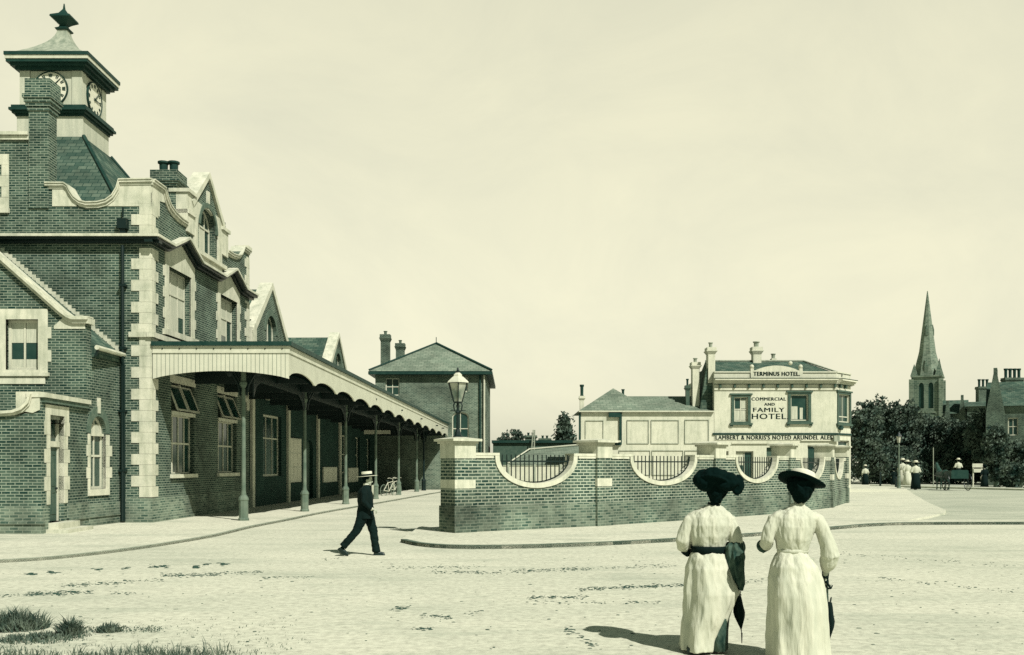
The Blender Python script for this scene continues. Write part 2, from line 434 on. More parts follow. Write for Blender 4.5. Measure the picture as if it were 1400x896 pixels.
def slab(name, pts, z0, z1, mat):
    b = MB(); n = len(pts)
    tris = tessellate_polygon([[Vector((p[0], p[1], 0)) for p in pts]])
    b.add([(p[0], p[1], z0) for p in pts] + [(p[0], p[1], z1) for p in pts],
          [tuple(i + n for i in t) for t in tris] + [(i, (i + 1) % n, (i + 1) % n + n, i + n) for i in range(n)])
    return tag(b.build(name, mat), kind='structure')
def gp(pl): return [tuple(ground(x, y)[:2]) for x, y in pl]
def smooth_path(p, k=6):
    out = []
    for i in range(len(p) - 1):
        a = p[max(0, i - 1)]; b = p[i]; c = p[i + 1]; d = p[min(len(p) - 1, i + 2)]
        for j in range(k):
            t = j / k
            out.append(tuple(0.5 * ((2 * b[q]) + (-a[q] + c[q]) * t + (2 * a[q] - 5 * b[q] + 4 * c[q] - d[q]) * t * t + (-a[q] + 3 * b[q] - 3 * c[q] + d[q]) * t ** 3) for q in (0, 1)))
    return out + [p[-1]]
def offset(path, w):
    out = []
    for i, p in enumerate(path):
        a = path[max(0, i - 1)]; b = path[min(len(path) - 1, i + 1)]
        dx, dy = b[0] - a[0], b[1] - a[1]; l = math.hypot(dx, dy) or 1
        out.append((p[0] - dy / l * w, p[1] + dx / l * w))
    return out
# station footway on the left
kl = smooth_path(gp([(-260, 781), (0, 770), (100, 762.5), (200, 750), (290, 735), (345, 722), (395, 712)]) + [(-7.0, 37), (-6.2, 46), (-5.2, 58), (-4.2, 70)])
slab('station_pavement', kl + [(-12.5, 70), (-30, 70), (-30, kl[0][1])], -0.05, 0.055, M['pave'])
slab('station_kerb', kl + offset(kl, 0.10)[::-1], -0.04, 0.060, M['kerb_soft'])
# footway in front of the boundary wall
kr = smooth_path(gp([(548, 742), (575, 747.5), (620, 750.5), (700, 750.5), (780, 748), (850, 745), (930, 740.5), (1005, 735.5), (1080, 730), (1145, 724), (1200, 719.5), (1260, 718), (1395, 717.5), (1700, 717)]))
inner = gp([(1700, 714), (1395, 714), (1300, 714), (1240, 715), (1270, 709), (1292, 704), (1293, 700), (1270, 690), (1250, 678), (1236, 668), (1205, 664), (1160, 664)])
back = [(16.0, 62), (13, 47), (3.0, 45), (-0.5, 36), (-2.6, 27.5)]
slab('pavement', kr + inner + back, -0.05, 0.075, M['pave'])
slab('kerb', kr + offset(kr, 0.13)[::-1], -0.04, 0.082, M['kerb_face'])
slab('side_road', gp([(1700, 713), (1395, 713), (1240, 714.5), (1272, 709), (1293, 703), (1270, 689), (1250, 677), (1237, 667.5), (1215, 660), (1700, 660)]), -0.03, 0.006, M['side_road'])
slab('far_kerb', gp([(1190, 665.5), (1400, 671), (1400, 669.5), (1190, 664.2)]), -0.03, 0.12, M['kerb'])
# ================================================================ station: main block
E = Fr(-10.96, 30.0, 1, 0)
U = (0.0281, 1.0)
FA = Fr(-10.96, 30.0, *U)                       # facade, s runs away from the camera
L = 10.1
st = thing('station_building', (-13, 32, 0), 'two-storey brick station with stone quoins and a white clock tower on its roof', 'building')

# end wall facing the camera
bowl = [(-0.95, 10.30)] + [(-1.72 + 0.62 * math.cos(t), 10.30 - 0.62 * math.sin(t)) for t in [R(a) for a in (10, 30, 50, 70, 90)]] + [(-1.95, 9.68)] + [(-1.95 + 0.62 * math.cos(t), 10.30 - 0.62 * math.sin(t)) for t in [R(a) for a in (110, 130, 150, 170)]] + [(-2.6, 10.30)]
bowl = [(-0.96, 10.32), (-1.04, 10.05), (-1.17, 9.84), (-1.36, 9.70), (-1.6, 9.64), (-1.95, 9.63), (-2.14, 9.68), (-2.30, 9.80), (-2.42, 9.98), (-2.50, 10.14), (-2.62, 10.22), (-3.2, 10.22)]
top = [(0, 10.34)] + bowl + [(-3.2, 11.7), (-7.5, 11.7)]
b = MB(); b.prism(E, [(-7.5, 0), (0, 0)] + top, -0.4, 0)
b.build('end_wall', M['brick'], st)
# facade
w1u, w2u = rect(1.38, 3.40, 6.1, 8.12), rect(6.45, 8.50, 6.1, 8.12)
w1l, w2l = rect(1.62, 3.75, 1.52, 4.45), rect(6.2, 8.45, 1.52, 4.45)
aw = arch(4.2, 5.9, 9.25, 10.15, 0.75)
ftop = [(L, 10.3), (L - .9, 10.34), (8.35, 9.95), (7.9, 9.75), (7.2, 9.75), (7.1, 10.9), (6.45, 10.9), (5.05, 12.0), (3.65, 10.9), (3.0, 10.9), (2.9, 9.75), (2.2, 9.75), (1.6, 9.90), (1.15, 10.1), (0.9, 10.34), (0.42, 10.34)]
b = MB(); b.prism(FA, [[(0.42, 0), (L, 0)] + ftop, w1u, w2u, w1l, w2l, aw], -0.4, 0)
b.build('front_wall', M['brick'], st)
MB().box(FA, 0, 0.42, 0, 10.34, -0.42, 0).build('corner_return', M['brick'], st)
MB().wbox(-18.4, -10.96 + .2, 39.7, 40.1, 0, 10.3).build('back_wall', M['brick'], st)

# stone dressings
for z0, z1 in ((0.82, 8.4), (8.76, 10.1)):
    b = MB(); quoins(b, E, 0, -1, z0, z1); quoins(b, FA, 0, 1, z0, z1, short=0.30, long=0.50, start=1)
    b.build('corner_quoins', M['stone'], st)
for z0, z1 in ((4.0, 8.4), (8.76, 10.2)): b = MB(); quoins(b, FA, L, -1, z0, z1); b.build('corner_quoins', M['stone'], st)
b = MB(); quoins(b, E, -3.72, 1, 10.3, 11.7, short=0.3, long=0.3); b.build('corner_quoins', M['stone'], st)
b = MB()
b.prism(E, [(0, 9.66), (0, 10.34)] + [(p[0], p[1]) for p in bowl[:4]] + [(-1.36, 9.66)], -0.1, 0.021); b.build('parapet_stone', M['stone'], st); b = MB()
b.prism(E, [(-3.0, 9.66), (-2.25, 9.66)] + bowl[7:11] + [(-3.0, 10.2)], -0.1, 0.021)
b.prism(FA, [(0.0, 9.78), (0.42, 9.5), (0.62, 9.5), (0.62, 9.98), (1.05, 10.05), (0.9, 10.34), (0, 10.34)], -0.1, 0.021)
b.build('parapet_stone', M['stone'], st)
b = MB()
path = [(0.05, 10.46)] + [(p[0] - 0.0, p[1] + 0.12) for p in bowl]
for th, d, dz in ((0.07, 0.10, 0), (0.08, 0.045, -0.07), (0.035, 0.13, 0.035)):
    b.strip(E, [(p[0], p[1] + dz) for p in path][::-1], th, -0.45, d)
cop = [(0, 10.46), (0.9, 10.46), (1.1, 10.22), (1.35, 10.04), (1.75, 9.93), (2.3, 9.87), (2.9, 9.87)]
for th, d, dz in ((0.07, 0.10, 0), (0.08, 0.045, -0.07), (0.035, 0.13, 0.035)):
    b.strip(FA, [(p[0], p[1] + dz) for p in cop], th, -0.45, d)
    b.strip(FA, [(L - p[0], p[1] + dz) for p in cop][::-1], th, -0.45, d)
b.build('coping', M['stone'], st); b = MB(); b.strip(E, [(-7.5, 11.9), (-3.7, 11.9)], 0.1, -0.5, 0.14); b.strip(E, [(-7.5, 11.79), (-3.7, 11.79)], 0.12, -0.45, 0.07)
b.build('coping', M['stone'], st)
MB().box(FA, L - .45, L + .08, 10.45, 10.62, -0.45, 0.1).build('coping_block', M['stone'], st)
# main cornice: white top edge, soffit coloured near black to stand for its shadow, chevrons over the first-floor windows
def cornice(fr, path, b, bs):
    b.strip(fr, path, 0.08, -0.1, 0.36)
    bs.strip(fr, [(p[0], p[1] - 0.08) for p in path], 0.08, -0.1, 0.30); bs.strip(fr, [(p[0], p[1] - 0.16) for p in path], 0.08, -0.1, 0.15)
b, bs = MB(), MB()
cornice(E, [(-7.5, 8.76), (0.3, 8.76)], b, bs)
chev = lambda c: [(c - 1.3, 8.76), (c, 9.28), (c + 1.3, 8.76)]
cornice(FA, [(-0.3, 8.762)] + chev(2.4) + chev(7.48) + [(L + .2, 8.76)], b, bs)
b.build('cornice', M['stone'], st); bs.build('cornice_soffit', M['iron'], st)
b = MB(); b.strip(E, [(-0.66, 5.84), (0.12, 5.84)], 0.16, -0.1, 0.09); b.strip(FA, [(-0.12, 5.842), (9.9, 5.842)], 0.16, -0.1, 0.09)
b.build('string_course', M['stone'], st)
b = MB(); b.box(E, -7.5, 0.05, 0, 0.80, -0.1, 0.05); b.box(FA, -0.05, L, 0, 0.80, -0.1, 0.05)
b.box(E, -7.5, 0.08, 0, 0.16, -0.1, 0.085); b.box(FA, -0.08, L, 0, 0.16, -0.1, 0.085)
b.build('plinth', M['brick_low'], st)
# window surrounds
b = MB()
for c, wl in ((2.39, w1u), (7.475, w2u)):
    o = [(c - 1.32, 5.9), (c + 1.32, 5.9), (c + 1.32, 8.52), (c, 9.05), (c - 1.32, 8.52)]
    b.prism(FA, [o, wl], -0.05, 0.03)
    b.box(FA, c - 1.5, c + 1.5, 5.9, 6.08, -0.05, 0.12)
    quoins(b, FA, c - 1.32, -1, 6.1, 8.3, 0.0001, 0.14); quoins(b, FA, c + 1.32, 1, 6.1, 8.3, 0.0001, 0.14)
    b.build('window_surround', M['stone'], st); b = MB()
b.prism(FA, [[(3.55, 8.9), (6.55, 8.9), (6.55, 10.86), (3.55, 10.86)], [(4.0, 9.2), (6.1, 9.2)] + [(5.05 + 1.06 * math.cos(math.pi * i / 14), 10.15 + 0.69 * math.sin(math.pi * i / 14)) for i in range(15)]], -0.05, 0.05)
b.strip(FA, [(3.3, 10.72), (5.05, 12.2), (6.8, 10.72)], 0.22, -0.5, 0.1)
b.box(FA, 3.3, 6.8, 9.06, 9.2, -0.05, 0.16)
b.box(FA, 2.9, 3.6, 9.6, 10.9, -0.5, 0.07); b.box(FA, 2.84, 3.66, 10.9, 11.02, -0.55, 0.14); b.box(FA, 2.9, 3.62, 10.2, 10.34, -0.5, 0.12)
b.box(FA, 6.5, 7.2, 9.6, 10.5, -0.5, 0.07); b.box(FA, 6.44, 7.3, 10.5, 10.62, -0.55, 0.14)
b.box(FA, 4.93, 5.17, 10.85, 11.5, -0.05, 0.06)
b.build('dormer_surround', M['stone'], st)
window(st, FA, w1u, (0.36, 0.68), (0.62,), 0.08, -0.2, blind=[(0.05, 0.34, 0.04, 0.6), (0.38, 0.66, 0.04, 0.97), (0.05, 0.34, 0.64, 0.97), (0.70, 0.95, 0.3, 0.97)])
window(st, FA, w2u, (0.36, 0.68), (0.62,), 0.08, -0.2, blind=[(0.05, 0.34, 0.04, 0.6), (0.38, 0.66, 0.3, 0.97), (0.05, 0.34, 0.64, 0.97), (0.70, 0.95, 0.64, 0.97)])
window(st, FA, aw, (0.36, 0.68), (0.6,), 0.09, -0.2, blind=[(0.08, 0.34, 0.05, 0.58), (0.38, 0.66, 0.05, 0.58)])
for wl in (w1l, w2l):
    s0, s1 = wl[0][0], wl[1][0]
    wo = window(st, FA, [(s0, 1.52), (s1, 1.52), (s1, 3.42), (s0, 3.42)], (0.25, 0.5, 0.75), (0.52,), 0.045, -0.16, blind=None)
    MB().box(FA, s0, s1, 3.42, 3.54, -0.3, 0.04).build('transom', M['paint'], wo); MB().box(FA, s0 - .1, s1 + .1, 1.38, 1.50, -0.2, 0.1).build('sill', M['stone'], wo)
    MB().box(FA, (s0 + s1) / 2 - .04, (s0 + s1) / 2 + .04, 3.54, 4.45, -0.25, -0.1).build('mullion', M['paint'], wo)
    for q in (0, 1):       # top vents tilted inwards at the foot
        a0 = s0 + .06 + q * (s1 - s0) / 2; a1 = a0 + (s1 - s0) / 2 - .12
        def tilt(a, z, d=0): return FA(a, z, d + 0.22 - (z - 3.56) * 0.40)
        MB().prism(tilt, [rect(a0, a1, 3.56, 4.4), rect(a0 + .06, a1 - .06, 3.62, 4.34)], -0.05, 0).build('vent_frame', M['paint'], wo)
        MB().prism(tilt, [rect(a0 + .06, a1 - .06, 3.62, 4.34)], -0.035, -0.02).build('vent_pane', M['glass'], wo)
    MB().box(FA, s0 - .1, s1 + .1, 4.45, 4.7, -0.1, 0.012).build('window_head', M['stone'], st)
# flat brick arch ring in the dormer gable
b = MB(); n = 14; o = [(5.05 + 1.0 * math.cos(math.pi * i / n), 10.15 + 0.92 * math.sin(math.pi * i / n)) for i in range(n + 1)]
i_ = [(5.05 + 0.85 * math.cos(math.pi * i / n), 10.15 + 0.75 * math.sin(math.pi * i / n)) for i in range(n + 1)]
b.prism(FA, o + i_[::-1], -0.05, 0.075); b.build('brick_arch', M['brick_arch'], st)
# downpipe
b = MB(); b.tube([E(-0.82, 8.45, 0.13), E(-0.82, 0.1, 0.13)], 0.055, 8)
for z in (1.6, 3.4, 5.3, 7.2): b.box(E, -0.92, -0.72, z, z + .07, 0, 0.19)
b.box(E, -0.96, -0.68, 8.95, 9.25, 0, 0.22); b.tube([E(-0.82, 9.3, 0.12), E(-0.82, 9.6, 0.1)], 0.03, 6)
b.box(E, -0.90, -0.74, 8.77, 8.95, 0, 0.16)
b.build('downpipe', M['iron'], st)
# left stone strip at the edge of the picture
b = MB(); quoins(b, E, -4.32, -1, 9.6, 11.3, 0.35, 0.22, start=0); b.box(E, -5.0, -4.3, 9.45, 9.6, -.05, .08); b.build('stone_jamb', M['stone'], st)
# main roof
def hip(x0, x1, y0, y1, z0, X0, X1, Y0, Y1, z1):
    return MB().add([(x0, y0, z0), (x1, y0, z0), (x1, y1, z0), (x0, y1, z0), (X0, Y0, z1), (X1, Y0, z1), (X1, Y1, z1), (X0, Y1, z1)],
                    [(0, 1, 5, 4), (1, 2, 6, 5), (2, 3, 7, 6), (3, 0, 4, 7), (4, 5, 6, 7), (3, 2, 1, 0)])
hip(-20.2, -11.9, 30.9, 39.3, 9.2, -17.3, -14.9, 34.35, 36.65, 13.22).build('roof', M['slate'], st)
MB().wbox(-20.2, -11.4, 30.4, 39.7, 9.0, 9.19).build('gutter_flat', M['lead'], st)
b = MB(); b.tube([(-11.9, 30.9, 9.24), (-14.9, 34.35, 13.24)], 0.07, 6); b.build('hip_tiles', M['dark'], st); b = MB(); b.tube([(-11.9, 39.3, 9.24), (-14.9, 36.65, 13.24)], 0.07, 6)
b.build('hip_tiles', M['dark'], st)
# roof behind the dormer gable
DF = lambda a, z, d=0: FA(a, z, d)
b = MB(); b.prism(DF, [(3.7, 9.3), (3.7, 10.75), (5.05, 11.85), (6.4, 10.75), (6.4, 9.3)], -3.5, -0.42); b.build('dormer_roof', M['slate'], st)
# chimneys
def chimney(parent, x0, x1, y0, y1, z0, z1, pots=(), cap=0.12, mat='brick', potm='dark', ph=0.4, pr=0.13, label=None, cz=(0.34, 0.5)):
    b = MB(); b.wbox(x0, x1, y0, y1, z0, z1 - cz[1])
    n = 4
    for k in range(n):
        q = cap * (k + 1) / n; za = z1 - cz[1] + (cz[1] - cz[0]) * 0 + k * cz[1] * .5 / n; b.wbox(x0 - q, x1 + q, y0 - q, y1 + q, za, za + cz[1] * .5 / n)
    b.wbox(x0 - cap * .6, x1 + cap * .6, y0 - cap * .6, y1 + cap * .6, z1 - cz[1] * .5, z1)
    c = b.build('chimney', M[mat], parent)
    if label: c['label'] = label
    for i, (fx, fy) in enumerate(pots):
        p = MB(); px, py = x0 + (x1 - x0) * fx, y0 + (y1 - y0) * fy
        p.lathe((px, py, z1 - .02), [(pr * .95, 0), (pr * .8, ph * .2), (pr * .85, ph * .8), (pr * 1.15, ph * .86), (pr * 1.15, ph), (pr * .75, ph), (pr * .7, ph * .7)], 12)
        p.build('chimney_pot', M[potm], c, smooth=False)
    return c
chimney(st, -14.66, -14.06, 29.95, 30.5, 9.6, 13.5, cap=0.14, cz=(0.5, 0.95), label='tall brick chimney stack rising in front of the clock tower')
chimney(st, -11.95, -11.2, 32.9, 33.7, 9.3, 11.62, [(0.27, .5), (0.73, .5)], cap=0.14, cz=(.3, .6), ph=0.42, pr=0.17, label='squat brick chimney with two dark pots beside the gable')
b = MB(); b.wbox(-15.05, -14.75, 31.0, 31.6, 9.6, 10.9); b.build('skylight', M['paint'], st)
# clock tower
tw = MB(); tx0, tx1, ty0, ty1 = -17.15, -15.05, 34.5, 36.5
tw.wbox(tx0 - .1, tx1 + .1, ty0 - .1, ty1 + .1, 13.2, 14.05); tw.wbox(tx0, tx1, ty0, ty1, 14.05, 15.75)
for X in (tx0, tx1 - .28):
    for Y in (ty0, ty1 - .28): tw.wbox(X - .035, X + .28 + .035, Y - .035, Y + .28 + .035, 14.32, 15.6)
ct = tw.build('clock_tower', M['paint_tower'], st)
b = MB()
for k, (ov, z) in enumerate(((.14, 13.95), (.22, 14.03), (.30, 14.12), (.24, 14.22))): b.wbox(tx0 - ov, tx1 + ov, ty0 - ov, ty1 + ov, z, z + .09)
b.build('lower_cornice', M['dark'], ct)
b = MB()
for ov, z0, z1 in ((.14, 15.56, 15.66), (.26, 15.66, 15.76), (.36, 15.76, 15.86), (.41, 15.98, 16.10)): b.wbox(tx0 - ov, tx1 + ov, ty0 - ov, ty1 + ov, z0, z1)
b.build('eaves', M['dark'], ct)
MB().wbox(tx0 - .385, tx1 + .385, ty0 - .385, ty1 + .385, 15.86, 15.98).build('eaves_fascia', M['paint'], ct)
b = MB(); cx, cy = (tx0 + tx1) / 2, (ty0 + ty1) / 2; pr = []
for i in range(11):
    t = i / 10; pr.append((0.17 * 1.41 + 1.62 * (1 - t) ** 1.75, 16.10 + 1.30 * t))
b.lathe((cx, cy, 0), [(r, z) for r, z in pr], 4, R(45)); b.build('bellcast_roof', M['lead'], ct)
b = MB(); b.lathe((cx, cy, 17.38), [(.3, 0), (.34, .05), (.20, .12), (.16, .2), (.30, .3), (.52, .42), (.50, .48), (.2, .62), (.05, .8), (.02, 1.0)], 4, R(45)); b.build('finial', M['dark'], ct)
def clock(fr, s, z, r, d):
    c = MB(); n = 40
    c.prism(fr, [(s + r * math.cos(2 * math.pi * i / n), z + r * math.sin(2 * math.pi * i / n)) for i in range(n)], d - .06, d)
    fo = c.build('clock_face', M['dial'], ct)
    c = MB()
    c.prism(fr, [[(s + r * 1.04 * math.cos(2 * math.pi * i / n), z + r * 1.04 * math.sin(2 * math.pi * i / n)) for i in range(n)],
                 [(s + r * .985 * math.cos(2 * math.pi * i / n), z + r * .985 * math.sin(2 * math.pi * i / n)) for i in range(n)]], d - .05, d + .03)
    for h in range(12):
        a = math.pi * h / 6
        for off in ((-.05, .05) if h % 3 else (-.09, 0, .09)):
            ca, sa = math.cos(a), math.sin(a)
            def q(rr, t): return (s + rr * r * ca - t * r * sa, z + rr * r * sa + t * r * ca)
            c.prism(fr, [q(.70, off * .75 - .022), q(.90, off - .028), q(.90, off + .028), q(.70, off * .75 + .022)], d, d + .012)
    for a, l, wd in ((R(45), .88, .035), (R(-4), .58, .055)):
        ca, sa = math.cos(a), math.sin(a)
        def q(rr, t): return (s + rr * r * ca - t * r * sa, z + rr * r * sa + t * r * ca)
        c.prism(fr, [q(-.15, -wd), q(l, -wd * .4), q(l, wd * .4), q(-.15, wd)], d + .02, d + .035)
    c.build('clock_dial', M['dark'], ct)
clock(Fr(tx0, ty0, 1, 0), 1.05, 14.93, .58, .05)
clock(Fr(tx1, ty0, 0, 1), 1.0, 14.93, .58, .05)

# ================================================================ station wing on the left
A_, B_, C_ = (-11.95, 25.05), (-12.08, 28.0), (-11.9, 30.0)
wg = thing('station_wing', (-13.5, 27, 0), 'low brick wing with stone gable coping, dark door and arched window beside the station', 'building')
WL = Fr(*A_, 1, 0); WG = Fr(*B_, 1, 0); S1 = Fr(*A_, B_[0] - A_[0], B_[1] - A_[1]); S2 = Fr(*B_, C_[0] - B_[0], C_[1] - B_[1])
l1 = math.dist(A_, B_); l2 = math.dist(B_, C_)
MB().prism(WL, [(-6, 0), (0, 0), (0, 3.5), (-.1, 3.5), (-.15, 3.3), (-.35, 3.12), (-.7, 3.05), (-6, 3.05)], -0.3, 0).build('front_wall', M['brick'], wg)
dr = rect(.52, 1.42, 0.30, 3.1)
MB().prism(S1, [rect(0.302, l1, 0, 3.5), dr], -0.3, 0).build('side_wall', M['brick'], wg)
MB().wbox(-18, -12.1, 25.4, 28.0, 3.0, 3.2).build('flat_roof', M['lead'], wg)
b = MB()
sw = [(-6, 3.17), (-.95, 3.17), (-.68, 3.19), (-.48, 3.26), (-.33, 3.40), (-.27, 3.62)]
b.strip(WL, sw, .07, -.4, .13); b.strip(WL, [(p[0], p[1] - .06) for p in sw], .07, -.35, .07)
b.prism(WL, [(-.62, 3.66), (-.02, 3.66), (-.02, 3.2), (-.2, 3.12), (-.62, 3.2)], -.35, .03)
b.strip(S1, [(-.05, 3.64), (l1 + .05, 3.64)], .12, -.35, .13)
b.build('coping', M['stone'], wg)
MB().box(S1, 0.02, l1, 3.40, 3.52, -.05, .09).build('string_course', M['brick_arch'], wg)
b = MB(); b.box(WL, -6, .06, 0, .75, -.05, .05); b.box(S1, 0, .3, 0, .75, -.05, .06); b.box(S1, 1.62, l1, 0, .75, -.05, .06); b.box(S2, 0.06, l2, 0, .7, -.05, .045)
b.box(WL, -6, .1, .3, .36, -.05, .09); b.box(S1, 1.62, l1, .3, .36, -.05, .1); b.box(S2, .08, l2, .3, .36, -.05, .08)
b.build('plinth', M['brick_low'], wg)
# door
b = MB(); b.prism(S1, [rect(.22, 1.72, 2.9, 3.36), rect(.52, 1.42, 2.9, 3.1)], -.28, .02); 
b.box(S1, .22, .52, 3.1, 3.36, -.05, .021)
quoins(b, S1, .52, -1, .78, 3.1, .22, .34, .36, -.28, .022); quoins(b, S1, 1.42, 1, .78, 3.1, .22, .34, .36, -.28, .022)
b.box(S1, .56, 1.40, 2.28, 2.42, -.24, -.1)
b.build('door_surround', M['stone'], wg)
b = MB(); b.prism(S1, [rect(.53, 1.41, .31, 3.09), rect(.60, 1.34, .31, 2.27), rect(.60, 1.34, 2.43, 3.02)], -.24, -.13); b.build('door_frame', M['paint'], wg)
b = MB(); b.box(S1, .60, 1.34, .32, 2.27, -.2, -.16)
for z0, z1 in ((.5, 1.1), (1.25, 2.1)):
    for s0 in (.68, 1.0): b.prism(S1, [rect(s0, s0 + .26, z0, z1), rect(s0 + .03, s0 + .23, z0 + .03, z1 - .03)], -.165, -.145)
dd = b.build('door', M['door'], wg)
MB().ball(S1(1.24, 1.18, -.12), .035, 8, 6).build('handle', M['iron'], dd)
MB().box(S1, .60, 1.34, 2.43, 3.02, -.2, -.19).build('fanlight', M['glass'], wg)
b = MB(); b.box(S1, .3, 1.7, 0, .3, -.2, .32); b.box(S1, .15, 1.85, 0, .15, -.2, .62); b.build('doorstep', M['stone'], wg)
# gable wall
gt = [(0, 5.86), (-.32, 5.86), (-.42, 5.92), (-.6, 6.08), (-4.0, 8.98), (-8.0, 5.86)]
gw = rect(-2.27, -1.35, 4.5, 5.93)
MB().prism(WG, [[(-8, 0), (0, 0)] + gt, gw], -0.35, 0).build('gable_wall', M['brick'], wg)
b = MB()
cp = [(.09, 5.98), (-.34, 5.98), (-.46, 6.03), (-.66, 6.18), (-4.0, 9.12), (-7.6, 6.1)][::-1]
b.strip(WG, cp, .07, -.4, .16); b.strip(WG, [(p[0], p[1] - .07) for p in cp], .10, -.38, .09); b.strip(WG, [(p[0], p[1] + .04) for p in cp], .05, -.3, .06)
b.prism(WG, [(-.02, 5.84), (-.32, 5.84), (-.62, 6.0), (-.9, 5.74), (-.9, 5.66), (-.02, 5.66)], -.1, .02)
b.build('gable_coping', M['stone'], wg)
b = MB(); b.prism(WG, [rect(-2.55, -1.08, 4.3, 6.22), gw], -.1, .025)
quoins(b, WG, -1.08, 1, 4.4, 6.1, .0001, .1); quoins(b, WG, -2.55, -1, 4.4, 6.1, .0001, .1)
b.box(WG, -2.6, -1.03, 4.32, 4.42, -.1, .08); b.box(WG, -2.45, -1.15, 4.1, 4.28, -.1, .03)
b.build('window_surround', M['stone'], wg)
window(wg, WG, gw, (0.5,), (), .08, -.15, blind=[(.06, .46, .55, .95), (.54, .94, .55, .95), (.06, .46, .05, .22), (.54, .94, .05, .22)])
# arched window wall
aw2 = arch(.22, 1.12, 1.1, 2.70, .5)
MB().prism(S2, [rect(0, l2, 0, 5.12), aw2], -0.3, 0).build('window_wall', M['brick'], wg)
b = MB(); quoins(b, S2, .22, -1, 1.1, 2.7, .13, .20, .32, -.1, .02); quoins(b, S2, 1.12, 1, 1.1, 2.7, .2, .34, .32, -.1, .02)
b.box(S2, .1, 1.25, .92, 1.1, -.1, .06); MB().box(S2, .60, .74, 3.3, 3.75, -.05, .05).build('keystone', M['stone'], wg); b.box(S2, .24, 1.10, 2.64, 2.72, -.15, -.05)
b.build('window_surround', M['stone'], wg)
n = 12; b = MB(); b.prism(S2, [(.67 + .66 * math.cos(math.pi * i / n), 2.72 + .78 * math.sin(math.pi * i / n)) for i in range(n + 1)] + [(.67 + .45 * math.cos(math.pi * i / n), 2.72 + .5 * math.sin(math.pi * i / n)) for i in range(n, -1, -1)], -.1, .024)
b.build('brick_arch', M['brick_arch'], wg)
window(wg, S2, aw2, (0.5,), (.46,), .08, -.12, blind=[(.1, .9, .74, .9)])
# wing roof, gutter and flashing
MB().add([(-11.85, 28.3, 5.14), (-11.85, 30, 5.14), (-16.08, 30, 8.75), (-16.08, 28.3, 8.75), (-20.2, 28.3, 5.3), (-20.2, 30, 5.3),
          (-11.85, 28.3, 4.9), (-11.85, 30, 4.9), (-20.2, 28.3, 4.9), (-20.2, 30, 4.9)],
         [(0, 1, 2, 3), (3, 2, 5, 4), (0, 3, 4, 8, 6), (1, 7, 9, 5, 2), (0, 6, 7, 1), (4, 5, 9, 8), (6, 8, 9, 7)]).build('roof', M['slate'], wg)
b = MB(); b.tube([(-11.78, 28.02, 5.14), (-11.78, 29.96, 5.14)], .07, 8); b.build('gutter', M['paint'], wg)
b = MB(); b.tube([(-11.78, 28.1, 5.08), (-11.86, 28.1, 4.9)], .04, 6); b.tube([(-11.78, 29.8, 5.1), (-11.74, 29.85, 4.8), (-11.74, 29.88, 0.1)], .045, 6); b.build('downpipe', M['iron'], wg)
b = MB()
for k in range(30):
    s = -0.98 - k * .12; z = 5.27 + (k * .12) * .853
    b.box(E, s - .12, s, z - .02, z + .16, -.02, .02)
b.build('flashing', M['stone'], wg)

# ================================================================ station range beyond the main block
rg = thing('station_range', (-12, 50, 0), 'long low brick platform range with two pointed stone gables behind the canopy', 'building')
s_ = lambda Y: (Y - 30) * 1.0004
rw1 = rect(s_(42.3), s_(45.3), 1.3, 4.0); rdoor = arch(s_(50.2), s_(51.6), 0.1, 2.6, .5)
rw = [rw1, rdoor] + [rect(s_(y), s_(y) + 1.5, 1.3, 3.6) for y in (59.2, 63.5, 67.5)]
MB().prism(FA, [rect(L + .05, s_(71.4), 0, 5.9)] + rw, -.35, -.05).build('front_wall', M['brick_shade'], rg)
window(rg, FA, rw1, (.33, .66), (.62,), .09, -.2)
for r_ in rw[2:]: window(rg, FA, r_, (.5,), (.5,), .07, -.2)
MB().prism(FA, [rdoor], -.3, -.22).build('door', M['door'], rg)
b = MB()
for Y in (40.4, 46.2, 52.4, 58.2): b.box(FA, s_(Y), s_(Y) + .35, 0, 4.9, -.1, .06)
b.strip(FA, [(L + .1, 4.75), (s_(58.6), 4.75)], .12, -.1, .04)
b.build('stone_pilasters', M['stone'], rg)
b = MB()
for g0, g1, ze, za, nm in ((40.5, 46.3, 7.3, 9.6, 1), (55.3, 60.3, 7.3, 9.35, 2)):
    a, c, m_ = s_(g0), s_(g1), (s_(g0) + s_(g1)) / 2
    o = arch(m_ - .8, m_ + .8, 5.9 + .2, 7.6, .75)
    MB().prism(FA, [[(a, 5.905), (c, 5.905), (c, ze), (m_, za), (a, ze)], o], -.35, 0.0).build('gable_wall', M['brick'], rg)
    window(rg, FA, o, (.5,), (.5,), .07, -.15)
    q = MB(); q.strip(FA, [(a - .2, ze + .0), (m_, za + .22), (c + .2, ze + .0)], .30, -.5, .08); q.box(FA, a - .2, a + .45, ze - .5, ze + .15, -.4, .07); q.box(FA, c - .45, c + .2, ze - .5, ze + .15, -.4, .07)
    q.build('gable_coping', M['stone'], rg)
    q = MB(); q.prism(FA, [(m_ + 1.05 * math.cos(math.pi * i / 12), 7.6 + 1.0 * math.sin(math.pi * i / 12)) for i in range(13)] + [(m_ + .8 * math.cos(math.pi * i / 12), 7.6 + .75 * math.sin(math.pi * i / 12)) for i in range(12, -1, -1)], -.1, .03)
    q.build('brick_arch', M['brick_arch'], rg)
    MB().prism(FA, [(a, 5.92), (c, 5.92), (c, ze - .1), (m_, za - .08), (a, ze - .1)], -9.0, -.36).build('cross_roof', M['slate'], rg)
MB().box(FA, L + .05, s_(71.3), 5.8, 5.9, -9, -.36).build('flat_roof', M['lead'], rg)
